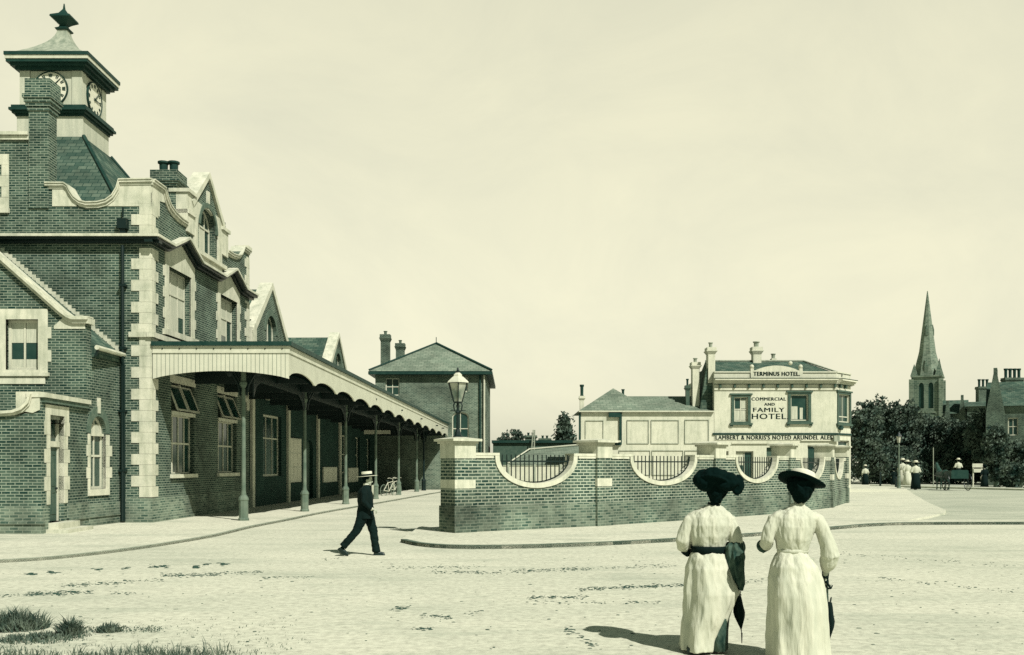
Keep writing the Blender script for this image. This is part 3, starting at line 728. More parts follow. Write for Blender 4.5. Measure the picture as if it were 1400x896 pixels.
# notices on the wall of the range
nb = None
for (x0, x1, y0, y1, lab) in ((395, 411, 601, 658, 'tall pale timetable board on the dark wall beside the second canopy post'),
                              (442, 460, 640, 658, 'low pale notice between the second and third canopy posts'),
                              (476, 489, 641, 658, 'low pale notice just past the third canopy post')):
    a, c = FA.s_of_x(x0), FA.s_of_x(x1); Y = 30 + (a + c) / 2
    z1, z0 = H - (y0 - YH) * Y / F, H - (y1 - YH) * Y / F
    t = thing('notice_board', FA((a + c) / 2, z0, 0), lab, 'notice board', 'notice boards under the canopy')
    MB().box(FA, a - .05, c + .05, z0 - .05, z1 + .05, -.04, .03).build('frame', M['paint'], t)
    b = MB(); k = 3 if z1 - z0 > 1.2 else 1
    for i in range(k):
        for j in range(3):
            b.box(FA, a + .05 + (c - a) / 3 * j, a + (c - a) / 3 * (j + 1) - .03, z0 + (z1 - z0) * i / k + .04, z0 + (z1 - z0) * (i + 1) / k - .02, .03, .035)
    b.build('paper', M['notice'], t)

# ================================================================ canopy
cn_ = thing('canopy', (-9, 50, 0), 'long white boarded station canopy with scalloped fascia on grey iron posts', 'canopy')
O0, O1 = (-6.78, 30.0), (-4.62, 71.2)
OF = Fr(*O0, O1[0] - O0[0], O1[1] - O0[1]); OL = math.dist(O0, O1)
drop = 0.72
def DZ(Y): return -(Y - 30) / 41.2 * drop
def of(a, z, d=0):
    p = OF(a, z, d); return (p[0], p[1], z + DZ(p[1]))
EW = 10.92 - 6.78
EF = Fr(-10.92, 30.0, 1, 0)
def arch_bottom(w, zs, zc, n=12, x0=0):
    return [(x0 + w * i / n, zs + (zc - zs) * math.sin(math.pi * i / n) ** .75) for i in range(n + 1)]
b = MB(); b.prism(EF, arch_bottom(EW, 4.42, 4.66, 16) + [(EW, 5.22), (0, 5.22)], -.05, 0)
b.build('end_fascia', M['boards'], cn_)
NB = 13; bwid = OL / NB
b = MB()
for k in range(NB):
    ab = [(bwid * k, 4.52), (bwid * k + .1, 4.52)] + [(p[0] + .05, p[1]) for p in arch_bottom(bwid - .2, 4.54, 4.73, 14, bwid * k + .05)][1:-1] + [(bwid * (k + 1) - .1, 4.52), (bwid * (k + 1), 4.52)]
    b.prism(of, ab + [(bwid * (k + 1), 5.22), (bwid * k, 5.22)], -.05, 0)
b.build('side_fascia', M['boards'], cn_)
b = MB(); b.box(EF, 0, EW + .03, 5.20, 5.24, -.05, .03); b.box(EF, 0, EW + .03, 5.24, 5.42, -.05, .012)
b.box(of, 0, OL, 5.20, 5.24, -.05, .03); b.box(of, 0, OL, 5.24, 5.42, -.05, .012)
b.build('fascia_rail', M['paint'], cn_)
b = MB()
for k in range(8): b.ball(EF(.3 + k * .52, 5.33, .02), .022, 6, 4)
b.build('fascia_studs', M['iron'], cn_)
b = MB(); b.box(EF, -.02, EW + .10, 5.42, 5.55, -.1, .09); b.box(of, -.08, OL, 5.42, 5.55, -.1, .09); b.build('gutter', M['dark'], cn_)
# roof slab from the facade to the outer edge
y0, y1 = 30.06, 71.0
def px_(Y): return -8.22 + .058 * (Y - 30)
def rx(Y): return -6.78 + (Y - 30) * (O1[0] - O0[0]) / 41.2
def fx(Y): return -10.92 + .0281 * (Y - 30)
def slabq(name, zt, zb, mat, ov=0):
    v = []
    for Y in (y0, y1):
        for X in (fx(Y) + .03, rx(Y) - .06 - ov):
            for z in (zb, zt): v.append((X, Y, z + DZ(Y)))
    MB().add(v, [(0, 1, 3, 2), (4, 5, 7, 6), (0, 1, 5, 4), (2, 3, 7, 6), (1, 3, 7, 5), (0, 2, 6, 4)]).build(name, M[mat], cn_)
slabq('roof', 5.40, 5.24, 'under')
b = MB()
for k in range(NB + 1):
    Y = 30.2 + (y1 - 30.4) * k / NB; X0, X1 = fx(Y) + .05, rx(Y) - .1; z = DZ(Y)
    b.wbox(X0, X1, Y - .04, Y + .04, 4.98 + z, 5.22 + z)
    b.tube([(X1, Y, 4.5 + z), (X1 - .3, Y, 4.75 + z), (X1 - 1.0, Y, 4.95 + z)], .03, 5)
for f in (.25, .5, .75):
    b.add([((1 - f) * fx(Y) + f * rx(Y) + dx, Y, z + DZ(Y)) for Y in (30.2, 70.9) for dx in (-.04, .04) for z in (5.08, 5.235)], [(0, 1, 3, 2), (4, 5, 7, 6), (0, 1, 5, 4), (2, 3, 7, 6), (1, 3, 7, 5), (0, 2, 6, 4)])
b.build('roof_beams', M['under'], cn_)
for k in range(NB + 1):
    Y = 30.45 + (y1 - 30.7) * k / NB; X0, X1 = fx(Y) + .06, rx(Y) - .12; z = DZ(Y); wd_ = X1 - X0; b = MB()
    q = Fr(X0, Y, 1, 0); ar = [(0, 4.62 + z), (wd_, 4.62 + z)] if k > 0 else []
    if k > 0: b.prism(q, ar + [(wd_, 5.2 + z), (0, 5.2 + z)], -.05, .05); b.build('cross_beam', M['iron'], cn_)
def gl(a, z, d=0):
    Y = 30.35 + a; return (px_(Y) + d, Y, z + DZ(Y))
for k in range(5):
    a0, a1 = (6.82 * k if k else .7), 6.82 * (k + 1); b = MB(); n = 20
    ar = [(a0 + .08, 3.95), (a0 + .35, 4.3), (a0 + .8, 4.5), (a1 - .8, 4.5), (a1 - .35, 4.3), (a1 - .08, 3.95)]
    b.prism(gl, ar + [(a1 - .08, 5.0), (a0 + .08, 5.0)], -.02, .02); b.build('arcade_girder', M['iron'], cn_)
def px_(Y): return -8.22 + .058 * (Y - 30)
def post(Y, m='post', dx0=0):
    X = px_(Y) + dx0; z = DZ(Y); b = MB()
    b.lathe((X, Y, .05), [(.17, 0), (.17, .06), (.145, .1), (.145, .62), (.165, .66), (.15, .72), (.1, .80)], 8, R(22.5))
    b.lathe((X, Y, .05), [(.09, .78), (.07, .95), (.062, 3.0), (.06, 4.2 + z), (.12, 4.28 + z), (.13, 4.36 + z), (.09, 4.42 + z), (.09, 4.95 + z)], 12)
    p = b.build('post', M[m], cn_)
    b = MB()
    for dx, dy in ((1, 0), (-1, 0), (0, 1)) + (((0, -1),) if Y > 32 else ()):
        for rr, ww in ((1.0, .035), (.75, .025), (.5, .025)):
            b.tube([(X + dx * (.1 + rr * (1 - math.cos(a)) * 1), Y + dy * (.1 + rr * (1 - math.cos(a))), 5.0 + z - rr * (1 - math.sin(a))) for a in [R(t) for t in (0, 20, 40, 60, 80, 90)]], ww, 5)
        b.tube([(X, Y, 4.95 + z), (X + dx * 1.4, Y + dy * 1.4, 4.98 + z)], .04, 5)
        b.ball((X + dx * .45, Y + dy * .45, 4.72 + z), .12, 8, 6, (1, .3, 1) if dx else (.3, 1, 1))
    b.build('bracket', M['iron'], p)
post(31.05, dx0=-.28)
for i in range(1, 6): post(30.35 + 6.82 * i)
post(67.6, 'iron')
# small blank boards hung below the canopy
for x, Y, ww, lab in ((509, 60, 1.0, 'small pale hanging board under the canopy, nearer of the pair'), (524, 63, .9, 'small pale hanging board under the canopy, farther of the pair')):
    p = at(x, 591, Y); t = thing('hanging_board', (p.x, Y, p.z), lab, 'sign', 'blank boards hanging under the canopy')
    MB().wbox(p.x - ww / 2, p.x + ww / 2, Y - .03, Y + .03, p.z - .12, p.z + .12).build('panel', M['paint'], t)
    MB().tube([(p.x - .3, Y, p.z + .1), (p.x - .3, Y, 5.2 + DZ(Y))], .015, 4).tube([(p.x + .3, Y, p.z + .1), (p.x + .3, Y, 5.2 + DZ(Y))], .015, 4).build('hanger', M['iron'], t)
# ================================================================ brick house at the end of the forecourt
hs = thing('brick_house', (-5.7, 75, 0), 'two-storey brick house with hipped slate roof at the far end of the canopy', 'house')
HX0, HX1, HY0, HY1, HZ = -9.9, -1.86, 71.5, 84.0, 8.45
HF = Fr(HX0, HY0, 1, 0); HR = Fr(HX1, HY0, 0, 1)
def hsx(x): return (x - CX) * HY0 / F - HX0
def hz(y): return H - (y - YH) * HY0 / F
wa = rect(hsx(527), hsx(546), hz(541), hz(517)); wb = arch(hsx(618), hsx(641), hz(605), hz(570), .35); wc = rect(hsx(622), hsx(640), hz(536), hz(516))
MB().prism(HF, [rect(0, HX1 - HX0, 0, HZ), wa, wb, wc], -.3, 0).build('front_wall', M['brick_far'], hs)
sw_ = [rect(y, y + 1.1, z, z + 1.7) for y in (2.6, 7.2) for z in (1.3, 5.7)]
MB().prism(HR, [rect(.305, HY1 - HY0, 0, HZ)] + sw_, -.3, 0).build('side_wall', M['brick_far'], hs)
for q in (wa, wc): window(hs, HF, q, (.5,), (.5,), .08, -.1)
window(hs, HF, wb, (.5,), (.45,), .08, -.1)
for q in sw_: window(hs, HR, q, (.5,), (.5,), .08, -.08)
MB().add([(HX0 - .4, HY0 - .4, HZ + .12), (HX1 + .4, HY0 - .4, HZ + .12), (HX1 + .4, HY1 + .4, HZ + .12), (HX0 - .4, HY1 + .4, HZ + .12), (-5.75, HY0 + 3.4, 11.0), (-5.75, HY1 - 3.4, 11.0)],
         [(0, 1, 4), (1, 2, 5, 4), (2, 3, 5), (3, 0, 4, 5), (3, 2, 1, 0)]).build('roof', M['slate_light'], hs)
MB().wbox(HX0 - .45, HX1 + .45, HY0 - .45, HY1 + .45, HZ - .12, HZ + .1).build('eaves', M['dark'], hs)
b = MB(); b.tube([(-5.75, HY0 + 3.4, 11.05), (HX1 + .4, HY0 - .4, HZ + .2)], .09, 5); b.tube([(-5.75, HY0 + 3.4, 11.05), (HX0 - .4, HY0 - .4, HZ + .2)], .07, 5); b.tube([(-5.75, HY0 + 3.4, 11.0), (-5.75, HY0 + 3.4, 11.5)], .03, 5); b.build('hip_tiles', M['dark'], hs)
b = MB(); b.tube([(HX1 - .15, HY0 - .12, HZ - .15), (HX1 - .15, HY0 - .12, 0)], .07, 6); b.build('downpipe', M['paint'], hs)
b = MB(); b.tube([(HX1 - .45, HY0 - .12, HZ - .15), (HX1 - .45, HY0 - .12, 0)], .06, 6); b.build('downpipe', M['dark'], hs)
chimney(hs, -9.85, -9.2, 74.0, 74.7, 8, 11.6, [(.5, .5)], cap=.1, cz=(.3, .5), ph=.3, mat='brick', potm='brick_arch')
chimney(hs, -9.3, -8.65, 79.0, 79.7, 8, 11.55, [(.5, .5)], cap=.1, cz=(.3, .5), ph=.3, mat='brick', potm='brick_arch')

# ================================================================ hotel
ht = thing('hotel', (17, 66, 0), 'white stuccoed hotel with painted lettering, heavy cornice and dark window frames', 'hotel')
PY = 62.0; PM = F / PY
def hx(x): return (x - CX) / PM
def zz(y): return H - (y - YH) / PM
X0, X1, XC = hx(976.5), hx(1143.5), hx(1163)
K0 = Fr(0, PY, 1, 0)
CH = Fr(X1, PY, XC * 63.6 / 62 - X1, 1.6); lc = math.dist((X1, PY), (XC * 63.6 / 62, PY + 1.6))
cx2 = XC * 63.6 / 62
f1 = rect(hx(1003.5), hx(1022.5), zz(576.5), zz(543)); f2 = rect(hx(1081), hx(1105), zz(575.5), zz(539.5))
g1 = rect(hx(1006), hx(1030), .9, zz(617)); g2 = rect(hx(1048), hx(1067), .1, zz(612)); g3 = rect(hx(1104), hx(1126), .9, zz(609)); g0 = rect(hx(983), hx(996), .9, zz(617))
MB().prism(K0, [rect(X0, X1, 0, 7.6), f1, f2, g0, g1, g2, g3], -.3, 0).build('front_wall', M['stucco'], ht)
c1_ = rect(.25, lc - .2, zz(577), zz(538)); c2_ = rect(.25, lc - .2, .5, zz(602))
MB().prism(CH, [rect(0, lc, 0, 7.6), c1_, c2_], -.3, 0).build('corner_wall', M['stucco'], ht)
RS = Fr(cx2, PY + 1.6, 0.28, 1)
MB().box(RS, 0, 8, 0, 7.6, -.3, 0).build('side_wall', M['stucco'], ht)
MB().wbox(X0, X0 + .3, PY + .3, PY + 9, 0, 7.6).build('party_wall', M['stucco'], ht)
for fr, q in ((K0, f1), (K0, f2), (CH, c1_)):
    a, c, lo, hi = q[0][0], q[1][0], q[0][1], q[2][1]
    b = MB(); b.prism(fr, [rect(a - .17, c + .17, lo - .12, hi + .17), q], -.02, .06)
    b.box(fr, a - .27, c + .27, hi + .12, hi + .22, -.02, .12); b.box(fr, a - .27, c + .27, lo - .22, lo - .1, -.02, .14)
    b.box(fr, a - .24, a - .08, lo - .32, lo - .2, -.02, .09); b.box(fr, c + .08, c + .24, lo - .32, lo - .2, -.02, .09)
    b.build('window_architrave', M['door'], ht)
window(ht, K0, f1, (.5,), (.5,), .07, -.1, blind=[(.08, .46, .06, .46), (.54, .92, .06, .46), (.54, .92, .54, .9)])
window(ht, K0, f2, (), (), .07, -.1, blind=[(.08, .42, .06, .55), (.55, .72, .06, .5)])
window(ht, CH, c1_, (.5,), (.2,), .07, -.1)
for q in (g0, g1, g3): window(ht, K0, q, (.5,), (), .07, -.15, blind=[(.06, .45, .5, .95)] if q is g1 else None)
window(ht, CH, c2_, (), (.5,), .07, -.15)
MB().prism(K0, g2, -.25, -.2).build('door', M['door'], ht)
b = MB(); bd = MB()
for z, o, th in ((7.0, .30, .1), (7.1, .42, .1), (6.9, .2, .1)):
    b.box(K0, X0 - .02, X1 + .0, z, z + th, -.05, o); b.box(CH, -.0, lc + .1, z, z + th, -.05, o)
b.box(K0, X0, X1, 6.5, 6.62, -.02, .06); b.box(CH, 0, lc, 6.5, 6.62, -.02, .06)
b.box(K0, X0, X1, 7.6, 7.68, -.35, .06); b.box(CH, 0, lc, 7.6, 7.68, -.35, .06)
n = 16; w0, w1_ = hx(1026), hx(1097)
b.prism(K0, [(w0, 7.22), (w1_, 7.22), (w1_, 7.72)] + [(w1_ - .3 - (w1_ - w0 - .6) * i / n, 7.74 + .30 * math.sin(math.pi * i / n) ** .8) for i in range(n + 1)] + [(w0, 7.72)], -.25, .065)
for xx in (w0 + .1, w1_ - .1):
    b.box(K0, xx - .1, xx + .1, 7.3, 7.86, -.2, .07); b.ball(K0(xx, 7.98, -.06), .14, 10, 8)
b.ball(K0((w0 + w1_) / 2 + .9, 8.2, -.06), .13, 10, 8)
b.build('cornice', M['stucco'], ht)
MB().box(K0, X0 - .03, X1, 7.2, 7.235, -.05, .44).box(CH, 0, lc + .12, 7.2, 7.235, -.05, .44).build('cornice_lead', M['dark'], ht)
k = 0
while X0 + .3 + k * .9 < X1: bd.box(K0, X0 + .3 + k * .9, X0 + .42 + k * .9, 6.66, 6.88, 0, .18); k += 1
for s in (.3, 1.1): bd.box(CH, s, s + .12, 6.66, 6.88, 0, .18)
bd.box(K0, X0, X1, 6.86, 6.9, 0, .12); bd.box(CH, 0, lc, 6.86, 6.9, 0, .12)
bd.build('cornice_brackets', M['door'], ht)
b = MB(); zb = zz(593.5); b.box(K0, X0 - .1, X1, zb - .06, zb + .06, -.02, .06); b.box(CH, 0, lc + .05, zb - .06, zb + .06, -.02, .06); b.build('sign_rail', M['dark'], ht)
MB().box(K0, X0 + .05, X1 - .4, zz(602), zz(594.5), -.02, .03).build('sign_band', M['paint'], ht)
b = MB(); b.box(K0, hx(1000), hx(1075), zz(606) - .04, zz(606) + .03, 0, .1); b.box(K0, hx(1095), hx(1135), zz(603), zz(603) + .07, 0, .1); b.build('shop_cornice', M['stucco'], ht)
b = MB(); b.prism(CH, [(.15, zz(586)), (.5, zz(588)), (.7, zz(584)), (.5, zz(582)), (.3, zz(584.5))], 0, .2); b.build('wall_bracket', M['dark'], ht)
b = MB(); b.box(K0, X1 - .25, X1 + .12, zz(604), zz(596), .1, .3); b.build('wall_lantern', M['lead'], ht)

def lettering(txt, xc, zc, height, width, d=.035, parent=ht, mat='letter', serif=False, fr=K0):
    cu = bpy.data.curves.new('lettering', 'FONT'); cu.body = txt; cu.align_x = 'CENTER'; cu.align_y = 'CENTER'; cu.size = 1; cu.extrude = .004
    cu.resolution_u = 3; cu.space_character = 1.12
    o = bpy.data.objects.new('tmp', cu); COL.objects.link(o)
    me = bpy.data.meshes.new_from_object(o.evaluated_get(bpy.context.evaluated_depsgraph_get()))
    bpy.data.objects.remove(o)
    xs = [v.co.x for v in me.vertices]; ys = [v.co.y for v in me.vertices]
    kx = width / (max(xs) - min(xs)); ky = height / (max(ys) - min(ys)); mx = (max(xs) + min(xs)) / 2; my = (max(ys) + min(ys)) / 2
    b = MB(); b.add([fr(xc + (v.co.x - mx) * kx, zc + (v.co.y - my) * ky, d + v.co.z) for v in me.vertices], [tuple(p.vertices) for p in me.polygons])
    if serif:
        # slab feet and tops on the strokes: a thin bar at the foot and head of every letter
        pass
    n0, f0 = list(b.v), list(b.f)
    for q in (-.014, .014):     # bolder strokes
        b.add([(v[0] + q * fr.u[0] + fr.n[0] * .0015 * (1 if q > 0 else 2), v[1] + fr.n[1] * .0015 * (1 if q > 0 else 2), v[2]) for v in n0], f0)
    b.build('lettering', M[mat], parent, uv=False)
lettering('TERMINUS HOTEL.', (w0 + w1_) / 2, zz(511.3), .25, 2.9, .08)
lettering('COMMERCIAL', hx(1051), zz(545.7), .20, 2.15, .004)
lettering('AND', hx(1052), zz(553), .17, .65, .004)
lettering('FAMILY', hx(1051), zz(560.5), .26, 1.95, .004)
lettering('HOTEL.', hx(1053), zz(569.5), .34, 2.3, .004)
lettering("LAMBERT & NORRIS'S NOTED ARUNDEL ALES", hx(1058), zz(598.3), .27, 7.3, .037)
# roof and chimneys
MB().add([(X0 + .1, PY + .5, 7.45), (X1 + .6, PY + .5, 7.45), (X1 + .9, PY + 6.5, 7.45), (X0 + .1, PY + 6.5, 7.45), (X0 + .1, PY + 3.4, 8.65), (hx(1098) * 65.4 / 62, PY + 3.4, 8.65)],
         [(0, 1, 5, 4), (1, 2, 5), (2, 3, 4, 5), (3, 0, 4), (3, 2, 1, 0)]).build('roof', M['slate'], ht)
b = MB(); b.tube([(X0 + .1, PY + 3.4, 8.7), (hx(1098) * 65.4 / 62, PY + 3.4, 8.7)], .06, 5); b.tube([(hx(1098) * 65.4 / 62, PY + 3.4, 8.7), (X1 + .6, PY + .5, 7.55)], .06, 5); b.build('ridge_tiles', M['lead'], ht)
chimney(ht, hx(970), hx(979.5), PY + .38, PY + 1.1, 7, zz(474), [(.5, .5)], cap=.13, cz=(.2, .4), mat='stucco', potm='lead', ph=.36, pr=.13)
chimney(ht, hx(1030) * 1.05, hx(1041) * 1.05, PY + 3.1, PY + 3.7, 8, zz(474) + .35, [(.5, .5)], cap=.13, cz=(.25, .45), mat='stucco', potm='lead', ph=.4, pr=.2)
chimney(ht, hx(1055) * 1.07, hx(1060) * 1.07, PY + 4.2, PY + 4.6, 8, zz(489) + .4, [(.5, .5)], cap=.06, cz=(.1, .2), mat='stucco', potm='lead', ph=.35, pr=.15)
# dark party gable between hotel and annexe
b = MB(); b.prism(K0, [(hx(958), 5.0), (X0 + .02, 5.0), (X0 + .02, zz(500)), (hx(968), zz(503))], -3.2, -.5); b.build('party_gable', M['slate'], ht)
chimney(ht, hx(951), hx(960.5), PY + 1.0, PY + 1.6, 5, zz(493), [(.5, .5)], cap=.12, cz=(.2, .4), mat='stucco', potm='lead', ph=.3, pr=.13)
chimney(ht, hx(942.5), hx(947.5), PY + 1.2, PY + 1.5, 5, zz(525), [(.5, .5)], cap=.08, cz=(.1, .3), mat='door', potm='dark', ph=.45, pr=.08)

an = thing('hotel_annexe', (8, 66, 0), 'low white panelled annexe with hipped slate roof, joined to the left of the hotel', 'building')
Q0, Q1 = hx(793), X0 - .01; ze = zz(563)
MB().box(K0, Q0, Q1, 0, ze, -.3, -.02).build('front_wall', M['stucco'], an)
for x0, x1, ya, yb in ((800, 825, 575, 606), (857, 887, 574.5, 607), (890, 928, 574.5, 607), (936, 969, 574, 607), (846, 889, 616, 650), (891, 934, 616, 650), (936, 971, 616, 650)):
    MB().prism(K0, [rect(hx(x0), hx(x1), zz(yb), zz(ya)), rect(hx(x0) + .03, hx(x1) - .03, zz(yb) + .03, zz(ya) - .03)], -.02, .03).build('panel_moulding', M['lead'], an)
b = MB(); b.box(K0, hx(793), hx(848), zz(605), zz(602.5), -.02, .35); b.box(K0, hx(791), hx(976), ze - .03, ze + .05, -.1, .2); b.build('ledge', M['paint'], an)
b = MB(); b.box(K0, hx(846.5), hx(850), zz(608), ze - .05, -.02, .1); b.box(K0, hx(832), hx(848), ze - .35, ze - .04, -.02, .16); b.box(K0, Q0 - .08, Q0 + .05, 0, ze, -.02, .05)
b.box(K0, hx(793), hx(848), zz(609), zz(605.2), -.02, .2); b.build('downpipe', M['dark'], an)
MB().add([(Q0 - .1, PY - .1, ze + .04), (hx(893), PY - .1, ze + .04), (hx(893), PY + 6, ze + .04), (Q0 - .1, PY + 6, ze + .04), (hx(838.6) * 1.04, PY + 2.6, zz(531.5) + .22)],
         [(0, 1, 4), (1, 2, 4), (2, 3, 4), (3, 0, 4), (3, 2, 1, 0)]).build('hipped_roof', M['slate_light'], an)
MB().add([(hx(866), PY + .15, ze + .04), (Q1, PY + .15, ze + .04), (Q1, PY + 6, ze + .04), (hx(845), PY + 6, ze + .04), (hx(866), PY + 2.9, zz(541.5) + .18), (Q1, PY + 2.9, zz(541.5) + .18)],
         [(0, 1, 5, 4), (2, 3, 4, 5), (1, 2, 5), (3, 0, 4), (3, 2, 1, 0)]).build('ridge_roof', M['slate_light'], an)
chimney(an, hx(794), hx(799.5), PY + .6, PY + 1.0, 4.5, zz(545) + .2, [(.5, .5)], cap=.08, cz=(.1, .25), mat='stucco', potm='dark', ph=.75, pr=.12)
chimney(an, hx(857), hx(861), PY + 2.8, PY + 3.1, 5.5, zz(539) + .15, [(.5, .5)], cap=.03, cz=(.1, .15), mat='stucco', potm='dark', ph=.4, pr=.1)

# ================================================================ boundary wall
bwl = thing('boundary_wall', (4, 30, 0), 'brick forecourt wall with stone-capped piers and dipped stone copings holding iron railings', 'wall')
PP = [(-1.50, 25.12), (2.35, 27.9), (6.5, 31.9), (9.95, 35.6), (12.85, 39.9), (15.15, 44.9)]
WT = 2.05
caps = [2.47, 2.5, 2.52, 2.56, 2.62, 2.66]
dirs = [(PP[i + 1][0] - PP[i][0], PP[i + 1][1] - PP[i][1]) for i in range(5)] + [(PP[5][0] - PP[4][0], PP[5][1] - PP[4][1])]
PWD = .62
for i in range(6):
    fr = Fr(*PP[i], *dirs[i]); ch = caps[i]
    b = MB(); b.box(fr, 0, PWD, 0, ch - .5, -.60, .09); 
    p = b.build('pier', M['brick_wall'], bwl)
    b = MB(); b.box(fr, -.012, PWD + .012, ch - .5, ch - .1, -.612, .102); b.box(fr, -.006, PWD + .006, 1.2, 1.42, -.606, .096); b.build('stone_block', M['stone'], p)
    b = MB(); b.box(fr, -.06, PWD + .06, ch - .12, ch - .06, -.66, .15); b.box(fr, -.13, PWD + .13, ch - .06, ch, -.73, .22)
    c0 = fr(PWD / 2, ch, -.255); b.lathe((c0[0], c0[1], ch), [(.62, 0), (.2, .05)], 4, math.atan2(fr.u[1], fr.u[0]) + R(45)); b.build('cap', M['stone'], p)
    MB().box(fr, -.03, PWD + .03, 0, .75, -.63, .12).build('plinth', M['brick_low'], p)
for i in range(5):
    fr = Fr(*PP[i], *dirs[i]); l = math.hypot(*dirs[i]); c = (PWD + l) / 2; a_ = 1.30 * l / 4.9; dep = .74; n = 20
    dip = [(c + a_ * math.cos(math.pi * k / n), WT - dep * math.sin(math.pi * k / n) ** .92) for k in range(n + 1)]
    po = [(c + (a_ + .14) * math.cos(math.pi * k / n), WT - (dep + .13) * math.sin(math.pi * k / n) ** .92) for k in range(n + 1)]
    bd_ = [(c + (a_ + .08) * math.cos(math.pi * k / n), WT - (dep + .07) * math.sin(math.pi * k / n) ** .92) for k in range(n + 1)]
    MB().prism(fr, [(PWD, 0), (l, 0), (l, WT - .003)] + [(q[0], q[1] - .003) for q in bd_] + [(PWD, WT - .003)], -.32, 0).build('wall_panel', M['brick_wall'], bwl)
    b = MB(); b.prism(fr, dip + po[::-1], -.35, .035)
    b.box(fr, PWD, c - a_ - .0, WT, WT + .07, -.36, .04); b.box(fr, c + a_, l, WT, WT + .07, -.36, .04)
    b.box(fr, PWD, c - a_ - .18, WT - .07, WT, -.34, .03); b.box(fr, c + a_ + .18, l, WT - .07, WT, -.34, .03)
    b.build('coping', M['stone'], bwl)
    MB().box(fr, PWD, l, 0, .74, -.36, .04).build('plinth', M['brick_low'], bwl)
    b = MB(); nb_ = 17
    for k in range(nb_):
        s = c - a_ + 2 * a_ * (k + .5) / nb_; q = (s - c) / a_; zb = WT - dep * max(0, 1 - q * q) ** .5 - .02
        b.box(fr, s - .011, s + .011, zb, WT + .03, -.171, -.149)
    b.box(fr, c - a_ * .96, c + a_ * .96, WT - .17, WT - .13, -.178, -.142)
    pts = [fr(c + a_ * .985 * math.cos(math.pi * k / n), WT - dep * .985 * math.sin(math.pi * k / n) ** .92 + .012, -.16) for k in range(n + 1)]
    b.tube(pts, .018, 5); b.build('railing', M['iron'], bwl)

# ================================================================ lamp on the first pier
fr = Fr(*PP[0], *dirs[0]); c0 = fr(PWD / 2, 2.5, -.255); lx, ly = c0[0], c0[1]
lp = thing('street_lamp', (lx, ly, 2.5), 'glazed gas lantern on an iron standard, standing on the first wall pier', 'street lamp')
b = MB(); b.lathe((lx, ly, 2.5), [(.13, 0), (.13, .04), (.09, .08), (.07, .16), (.045, .22), (.035, .62), (.06, .66), (.035, .7), (.03, .78), (.05, .82), (.03, .86), (.03, .95)], 10)
for k in range(4):
    q = R(45 + 90 * k); b.tube([(lx + .03 * math.cos(q), ly + .03 * math.sin(q), 3.12), (lx + .12 * math.cos(q), ly + .12 * math.sin(q), 3.2), (lx + .16 * math.cos(q), ly + .16 * math.sin(q), 3.34), (lx + .11 * math.cos(q), ly + .11 * math.sin(q), 3.42)], .012, 5)
b.tube([(lx - .2, ly, 3.2), (lx + .2, ly, 3.2)], .012, 5)
b.build('standard', M['iron'], lp)
b = MB()
z0, z1, r0, r1 = 3.42, 3.92, .12, .27; rt = math.atan2(fr.u[1], fr.u[0])
cs = [(math.cos(rt + R(60 * k)), math.sin(rt + R(60 * k))) for k in range(6)]
for k in range(6):
    b.tube([(lx + cs[k][0] * r0, ly + cs[k][1] * r0, z0), (lx + cs[k][0] * r1, ly + cs[k][1] * r1, z1)], .014, 4)
for r, z in ((r0, z0), (r1, z1)): b.tube([(lx + cs[k % 6][0] * r, ly + cs[k % 6][1] * r, z) for k in range(7)], .016, 4)
b.tube([(lx, ly, 3.42), (lx, ly, 3.62)], .02, 5); b.ball((lx, ly, 3.66), .03, 8, 6)
b.build('lantern_frame', M['iron'], lp)
b = MB(); b.add([(lx + cs[k][0] * (r0 - .01), ly + cs[k][1] * (r0 - .01), z0) for k in range(6)] + [(lx + cs[k][0] * (r1 - .01), ly + cs[k][1] * (r1 - .01), z1) for k in range(6)], [(k, (k + 1) % 6, (k + 1) % 6 + 6, k + 6) for k in range(6)])
b.build('lantern_glass', M['glass_lamp'], lp)
b = MB(); b.lathe((lx, ly, 3.92), [(.31, 0), (.30, .03), (.16, .15), (.12, .17), (.12, .21), (.05, .27)], 6, rt); b.build('lantern_hood', M['paint'], lp)
b = MB(); b.lathe((lx, ly, 4.18), [(.05, 0), (.07, .03), (.03, .07), (.015, .14)], 8); b.build('finial', M['iron'], lp)

# ================================================================ white fence and dark wall beyond the boundary wall
def shed(): pass
fn = thing('white_fence', (0, 58, 0), 'low whitewashed fence behind the railings of the first wall bay', 'fence')
b = MB(); FF = Fr(-1.9, 60, 1, 0.0); b.box(FF, 0, 8.0, 0, 1.75, -.12, 0); b.build('panel', M['paint'], fn)
b = MB(); [b.box(FF, k * 1.6, k * 1.6 + .14, 0, 1.85, -.16, .05) for k in range(6)]; b.box(FF, 0, 8.1, 1.75, 1.8, -.16, .04); b.build('fence_post', M['lead'], fn)
sd = thing('low_shed', (4, 70, 0), 'long low dark shed with a pale sloping roof edge behind the white fence', 'shed')
b = MB(); b.wbox(-1.5, 5.6, 78, 86, 0, 3.55); b.build('wall', M['door'], sd)
b = MB(); b.wbox(-1.6, 5.7, 77.8, 86.2, 3.55, 3.75); b.build('roof', M['dark'], sd)
ls = thing('lean_to', (4, 70, 0), 'small lean-to with a lighter sloping slate roof beside the hotel annexe', 'shed')
MB().add([(-.2, 68, 0), (5.2, 68, 0), (5.2, 74, 0), (-.2, 74, 0), (-.2, 68, 1.9), (5.2, 68, 1.9), (5.2, 74, 3.25), (1.4, 74, 2.9)], [(0, 1, 5, 4), (1, 2, 6, 5), (4, 5, 6, 7), (0, 4, 7, 3), (3, 7, 6, 2), (3, 2, 1, 0)]).build('roof', M['slate_light'], ls)
